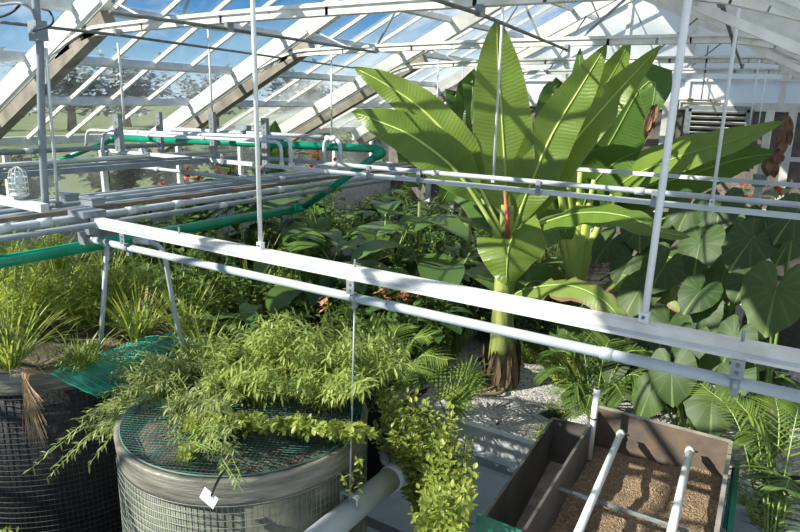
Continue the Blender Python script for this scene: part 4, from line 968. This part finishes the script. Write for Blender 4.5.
# long single arching blades in front of the drop pipe
b = at(135, 352, Z=1.0); t = thing('grass_clump', 'few long yellow green blades arching in front of the straight drop pipe', 'grass', b)
m = MB()
for e in ((-.55, -.2, .35), (-.35, .1, .6), (.1, 0, .65), (.4, .05, .45), (-.6, .2, .3), (.25, -.1, .55)):
    d = V(e); m.leaf(b, d, V((0, 0, 1)), .75, .02, 1.1, 8, .1, .3, 1)
m.build('blades', L_GRASS, t)

# ---- the planted bed behind: prototypes copied
def proto_bush(nm, label, cat, h, sp, n, spec, leafm, fl=None, stemmat=STEM, r=.008):
    t = thing(nm, label, cat, (0, 0, -50), None, False)
    grow(t, bushstems((0, 0, 0), h, sp, n), spec, leafm=leafm, flower=fl, stemmat=stemmat, stem_r=r); return t
def proto_canna(label, h, fl):
    t = thing('canna_plant', label, 'canna', (0, 0, -50), None, False); st = []
    for k in range(5): an = rnd.uniform(0, 6.3); st.append((V((.08*math.cos(an), .08*math.sin(an), 0)), V((.22*math.cos(an), .22*math.sin(an), h*rnd.uniform(.8, 1.05))), .02))
    grow(t, st, (8, .42, .15, .15, 2, .5), leafm=L_CANNA, flower=(fl, 1, 12, 1.6), stem_r=.012); return t
PR = {
 'mid': proto_bush('leafy_shrub', '', 'shrub', 1.0, .45, 34, (16, .12, .045, .1, 2, .5), L_MID),
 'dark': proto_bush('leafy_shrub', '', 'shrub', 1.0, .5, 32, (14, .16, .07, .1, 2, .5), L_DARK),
 'fine': proto_bush('fine_shrub', '', 'shrub', .9, .45, 44, (24, .07, .016, .1, 0, .4), L_MID),
 'rusty': proto_bush('flowering_shrub', '', 'flowering shrub', 1.0, .35, 22, (14, .11, .04, .1, 2, .4), L_MID, (ORANGE, .10, 12, 1.5)),
 'peach': proto_bush('flowering_shrub', '', 'flowering shrub', .9, .35, 22, (16, .10, .04, .1, 2, .4), L_MID, (PEACH, .22, 16, 1.3)),
 'canna': proto_canna('', 1.5, ORANGE), 'fade': proto_canna('', 1.5, RUSTF),
}
def proto_broad(nm, h, n, L, W, mat):
    t = thing(nm, '', 'broad leaved plant', (0, 0, -50), None, False)
    for k in range(n):
        an = k*2.4+rnd.random(); o = V((math.cos(an), math.sin(an), 0)); hh = h*rnd.uniform(.45, 1)
        e = o*rnd.uniform(.15, .35)+V((0, 0, hh)); m = MB(); m.leaf(e, o*.9+V((0, 0, .5)), V((-o.x*.6, -o.y*.6, 1)), L*rnd.uniform(.8, 1.15), W*rnd.uniform(.8, 1.1), 1.1, 8, None, .22, 2)
        lo = m.build('leaf', mat, t, True); sub(MB().tube(spline([V((0, 0, 0)), e*.6+V((0, 0, .1)), e], 3), .009, 5, False), 'petiole', STEM, lo, True)
    return t
PR['broad'] = proto_broad('broad_leaf_plant', 1.0, 11, .55, .27, L_CANNA)
PR['paddle'] = proto_broad('broad_leaf_plant', 1.1, 9, .85, .42, L_CANNA)
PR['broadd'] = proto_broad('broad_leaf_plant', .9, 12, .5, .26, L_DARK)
t = thing('grass_clump', '', 'grass', (0, 0, -50), None, False); grassclump(t, (0, 0, 0), 1.0, .12, 80, .02, L_GRASS); PR['grass'] = t
used = set()
def put(kind, x, y, z, s, rz, label, group=None, cat=None):
    x = max(x, -9.1 if kind not in ('canna', 'fade', 'grass') else -8.7)
    c = copy_tree(PR[kind]); c.location = (x, y, z); c.scale = (s, s, s); c.rotation_euler = (0, 0, rz); c['label'] = label
    if group: c['group'] = group
    if cat: c['category'] = cat
    return c
# named, visible ones: (kind, px, py of the crown, Y, crown height z, label)
VIS = [('paddle', 310, 240, 6.6, 'broad leaved plant with big drooping leaves left of the banana'),
 ('paddle', 385, 205, 7.8, 'broad leaved plant under the far rails, left of the banana crown'),
 ('broad', 352, 215, 7.2, 'glossy broad leaved plant behind the lower end of the green riser'),
 ('paddle', 330, 185, 8.4, 'pale broad leaved plant behind the grey pipes'),
 ('peach', 385, 258, 6.3, 'shrub with peach flowers just above the foreground beam'),
 ('peach', 405, 265, 6.5, 'second peach flowered shrub, right of the first'),
 ('peach', 350, 268, 6.0, 'low shrub with pink blossoms above the middle bracket'),
 ('rusty', 190, 205, 6.6, 'shrub with orange flower spike above the green pipe'),
 ('rusty', 165, 220, 4.9, 'small orange flowered shrub beside the left end of the beam'),
 ('broad', 235, 305, 5.0, 'upright broad leaved plant under the foreground beam, left half'),
 ('broad', 260, 285, 5.6, 'broad dark leaves under the beam behind the first rod'),
 ('fine', 215, 320, 4.6, 'fine leaved shrub just behind the curved hose'),
 ('mid', 350, 300, 5.4, 'leafy shrub under the middle bracket'),
 ('mid', 430, 280, 6.6, 'leafy shrub left of the banana pseudostem'),
 ('paddle', 440, 235, 7.4, 'broad leaved plant touching the left side of the banana'),
 ('fine', 440, 330, 6.4, 'fine leaved ground shrub near the gravel edge'),
 ('fine', 530, 330, 7.4, 'fine bright shrub right behind the banana trunk'),
 ('mid', 545, 270, 8.2, 'leafy shrub between the banana trunks'),
 ('canna', 535, 190, 9.6, 'canna with red orange blooms behind the banana stems'),
 ('canna', 740, 175, 9.9, 'canna with orange blooms before the gable wall'),
 ('canna', 722, 190, 10.4, 'canna left of the other gable side canna'),
 ('canna', 755, 182, 10.8, 'rightmost canna with orange blooms near the gable'),
 ('fade', 240, 158, 7.4, 'canna with faded rust brown blooms at the side windows, middle'),
 ('fade', 95, 180, 6.1, 'canna with faded blooms at the side windows, leftmost'),
 ('canna', 150, 180, 6.8, 'orange canna in front of the side window post'),
 ('canna', 200, 165, 7.2, 'bright orange canna right of the side window post'),
 ('fade', 183, 172, 6.9, 'tall withered canna between the two orange ones'),
 ('canna', 275, 165, 8.2, 'orange canna just right of the first white rod'),
 ('canna', 320, 150, 9.6, 'red canna far back behind the conduit hoop')]
for i, (k, px, py, Y, l) in enumerate(VIS):
    p = at(px, py, Y=Y); h = {'broad': 1.1, 'paddle': 1.2, 'peach': .95, 'rusty': 1.05, 'fine': .9, 'mid': 1.0, 'canna': 1.55, 'fade': 1.55}[k]
    put(k, p.x, p.y, 0, max(.3, min(1.9, p.z/h)), i*1.3, l, None)
# fillers
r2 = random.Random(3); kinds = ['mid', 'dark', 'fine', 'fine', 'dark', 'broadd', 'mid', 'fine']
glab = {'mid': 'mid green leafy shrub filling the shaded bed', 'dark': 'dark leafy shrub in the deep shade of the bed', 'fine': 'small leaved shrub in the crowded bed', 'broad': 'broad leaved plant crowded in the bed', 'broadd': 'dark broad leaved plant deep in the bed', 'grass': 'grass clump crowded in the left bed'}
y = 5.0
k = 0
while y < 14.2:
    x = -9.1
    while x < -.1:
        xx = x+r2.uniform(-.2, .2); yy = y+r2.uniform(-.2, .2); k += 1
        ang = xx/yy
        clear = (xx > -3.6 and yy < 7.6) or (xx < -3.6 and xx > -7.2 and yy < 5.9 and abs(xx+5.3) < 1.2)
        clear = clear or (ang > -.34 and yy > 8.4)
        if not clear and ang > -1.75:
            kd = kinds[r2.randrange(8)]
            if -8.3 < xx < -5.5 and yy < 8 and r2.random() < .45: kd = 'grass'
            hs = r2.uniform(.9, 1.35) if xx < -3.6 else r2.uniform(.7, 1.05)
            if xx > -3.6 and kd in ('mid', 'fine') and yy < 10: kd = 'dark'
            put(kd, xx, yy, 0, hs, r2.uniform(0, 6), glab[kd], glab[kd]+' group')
        x += .78
    y += .72
# filler between the bed front and tanks (left part, ground hidden)
for i, (x, y_, kd) in enumerate(((-6.6, 5.0, 'grass'), (-7.3, 5.6, 'grass'), (-8.4, 5.2, 'mid'), (-6.3, 5.7, 'mid'), (-4.3, 4.8, 'dark'), (-4.0, 5.5, 'fine'), (-4.6, 6.2, 'mid'), (-3.7, 4.9, 'fine'), (-3.9, 4.3, 'dark'), (-6.6, 4.3, 'mid'), (-8.8, 4.4, 'grass'), (-5.4, 6.9, 'dark'))):
    put(kd, x, y_, 0, 1.0 if kd != 'grass' else 1.2, i, glab[kd], glab[kd]+' group')
# ---- palms
def palm(label, b, ends, L, mat, h=.35, n=24, W=.02, hang=.4):
    t = thing('palm', label, 'palm', b)
    MB().tube([b, b+V((0, 0, h*.4))], [.05, .035], 10).build('trunk', TRUNKB, t, True)
    for e in ends:
        a = b+V((0, 0, h*.3)); mid = lerp(a, e, .5)+V((0, 0, .22+.1*(e-a).length)); frond(t, [a, mid, e], L, mat, n, W, hang)
b = at(385, 395, Y=4.9); b.z = 0
palm('feathery palm behind the front tank, below the foreground beam', b, [at(345, 335, Y=4.7), at(370, 320, Y=4.9), at(400, 325, Y=5.1), at(430, 335, Y=5.0), at(448, 360, Y=4.9), at(420, 375, Y=4.5), at(360, 365, Y=4.4)], .30, L_PALM)
b = at(455, 400, Y=5.3); b.z = 0
t = thing('fan_palm', 'small fan palm with a round pleated leaf at the gravel edge', 'palm', b)
fanleaf(t, at(452, 402, Y=5.2), (-.2, -1, .5), (.5, 0, .6), .33, L_PALM, b); fanleaf(t, at(466, 380, Y=5.4), (.1, -1, .8), (.4, .3, .5), .30, L_PALM, b); fanleaf(t, at(430, 380, Y=5.3), (-.1, -.9, .6), (-.3, .2, 1), .30, L_PALMD, b)
b = at(595, 400, Y=6.0); b.z = 0
palm('dark green palm behind the standpipe of the steel box', b, [at(540, 372, Y=5.8), at(550, 350, Y=6.0), at(570, 335, Y=6.2), at(610, 340, Y=6.2), at(645, 350, Y=6.1), at(655, 385, Y=5.8), at(585, 415, Y=5.5), at(560, 395, Y=5.6), at(625, 400, Y=5.6)], .36, L_PALMD, n=26, W=.026)
b = at(785, 470, Y=4.7); b.z = 0
palm('light green palm at the right edge beside the steel box', b, [at(735, 398, Y=4.9), at(700, 383, Y=5.2), at(752, 425, Y=4.7), at(775, 395, Y=5.0), at(800, 400, Y=4.9)], .26, L_PALM, n=24, W=.022)
b = at(800, 440, Y=4.9); b.z = 0
palm('palm fronds drooping in from the right edge', b, [at(745, 430, Y=4.9), at(764, 478, Y=4.5), at(785, 490, Y=4.4)], .28, L_PALMD, n=26, W=.022, hang=.8)
# small weeds
for px, pyy, l in ((555, 410, 'weedy sprigs on the gravel left of the steel box'), (565, 385, 'fresh green weeds under the palm'), (540, 435, 'tiny sprig by the left wall of the steel box'), (755, 520, 'bright low weeds at the bottom right'), (775, 512, 'bright low weeds in the bottom right corner'), (745, 500, 'weeds beside the green side rail')):
    b = at(px, pyy+5, Z=0); t = thing('weed', l, 'weed', b, 'low weeds'); grow(t, bushstems(b, .18, .16, 16), (8, .05, .016, .1, 2, .3), leafm=L_BRIGHT, stem_r=.003)
for px, pyy, l, hh in ((562, 372, 'bright green ferny clump behind the gravel, left of the dark palm', .42), (548, 352, 'bright green ferny clump right of the banana trunk', .40), (655, 372, 'bright leafy clump under the beam between taro leaves', .5)):
    b = at(px, pyy+14, Z=0); t = thing('fern_clump', l, 'fern', b); grow(t, bushstems(b, hh, .30, 40), (20, .07, .014, .1, 0, .4), leafm=L_BRIGHT, stem_r=.004)
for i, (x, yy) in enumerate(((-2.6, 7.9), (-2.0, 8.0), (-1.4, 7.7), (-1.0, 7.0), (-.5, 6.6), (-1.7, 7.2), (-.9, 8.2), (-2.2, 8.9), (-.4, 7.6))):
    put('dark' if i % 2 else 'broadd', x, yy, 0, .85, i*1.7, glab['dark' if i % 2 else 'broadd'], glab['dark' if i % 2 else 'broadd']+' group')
# ---- outside: hedge and bare trees
hp = thing('hedge_shrub', '', 'hedge', (0, 0, -60), None, False)
grow(hp, bushstems((0, 0, 0), 1.5, 1.1, 60), (16, .34, .20, .1, 2, .3), leafm=L_HEDGE, stemmat=STEMD, stem_r=.02)
for i, y in enumerate([v*2.0-1 for v in range(16)]):
    c = copy_tree(hp); c.location = (-14+r2.uniform(-.4, .4), y, .93); s = r2.uniform(.75, .9); c.scale = (s, s, s); c.rotation_euler = (0, 0, i*1.1); tag(c, 'blurred hedge shrub outside the side windows', 'hedge', 'hedge outside the side windows')
tp_ = thing('outdoor_tree', '', 'tree', (0, 0, -60), None, False)
MB().tube([(0, 0, 0), (0.1, 0, 1.6), (0, .1, 3.4)], [.22, .16, .07], 8).build('trunk', STEMD, tp_, True)
grow(tp_, [(V((0, 0, 1.2+rnd.uniform(0, 1.5))), V((rnd.gauss(0, 1.2), rnd.gauss(0, 1.2), 3.4+rnd.gauss(0, 1.1))), .2) for _ in range(120)], (14, .50, .30, .2, 2, .3), leafm=L_OUT, stemmat=STEMD, stem_r=.03)
for i, y in enumerate([v*6.5-2 for v in range(10)]):
    c = copy_tree(tp_); c.location = (-42+r2.uniform(-4, 4), y, .9); s = r2.uniform(.95, 1.5); c.scale = (s, s, s*.62); c.rotation_euler = (0, 0, i*2.1); tag(c, 'grey winter tree far off beyond the glass roof', 'tree', 'far trees beyond the glass')
# remove prototypes
def rm(o):
    for ch in list(o.children): rm(ch)
    bpy.data.objects.remove(o)
for o in list(PR.values())+[hp, tp_]: rm(o)
for o in bpy.data.objects:
    if '_w' in o: del o['_w']

# ------------------------------------------------------------------ light
sun = bpy.data.lights.new('sun', 'SUN'); sun.energy = 8.5; sun.angle = .009; sun.color = (1, .93, .80)
so = bpy.data.objects.new('sun', sun); C.objects.link(so)
sd = V((.58, .74, -.66)).normalized(); so.rotation_euler = sd.to_track_quat('-Z', 'Y').to_euler()
w = bpy.data.worlds.new('world'); bpy.context.scene.world = w; w.use_nodes = True; nt = w.node_tree; ns = nt.nodes; ns.clear(); L = nt.links
out = N(ns, 'ShaderNodeOutputWorld'); bg = N(ns, 'ShaderNodeBackground'); bg.inputs[1].default_value = 1.0
tc = N(ns, 'ShaderNodeTexCoord'); sx = N(ns, 'ShaderNodeSeparateXYZ'); L.new(tc.outputs['Generated'], sx.inputs[0])
rp = N(ns, 'ShaderNodeValToRGB'); e = rp.color_ramp.elements; e[0].position = .0; e[0].color = (.5, .62, .70, 1); e[1].position = .5; e[1].color = (.008, .12, .38, 1)
k = e.new(.06); k.color = (.20, .40, .60, 1); k = e.new(.14); k.color = (.015, .19, .48, 1)
L.new(sx.outputs[2], rp.inputs[0])
nz = N(ns, 'ShaderNodeTexNoise'); nz.inputs['Scale'].default_value = 3.2; nz.inputs['Detail'].default_value = 7; nz.inputs['Roughness'].default_value = .6
mp = N(ns, 'ShaderNodeMapping'); mp.inputs['Scale'].default_value = (1, 1, 2.6); mp.inputs['Location'].default_value = (3.1, .4, 0); L.new(tc.outputs['Generated'], mp.inputs[0]); L.new(mp.outputs[0], nz.inputs[0])
cr2 = N(ns, 'ShaderNodeValToRGB'); cr2.color_ramp.elements[0].position = .60; cr2.color_ramp.elements[1].position = .85; L.new(nz.outputs[0], cr2.inputs[0])
mx = N(ns, 'ShaderNodeMix', data_type='RGBA'); L.new(cr2.outputs[0], mx.inputs[0]); L.new(rp.outputs[0], mx.inputs[6]); mx.inputs[7].default_value = (.9, .92, .95, 1)
L.new(mx.outputs[2], bg.inputs[0]); L.new(bg.outputs[0], out.inputs[0])
sc = bpy.context.scene
sc.view_settings.view_transform = 'Standard'; sc.view_settings.look = 'Medium High Contrast' if False else 'None'; sc.view_settings.exposure = .28
sc.cycles.max_bounces = 10; sc.cycles.transparent_max_bounces = 24
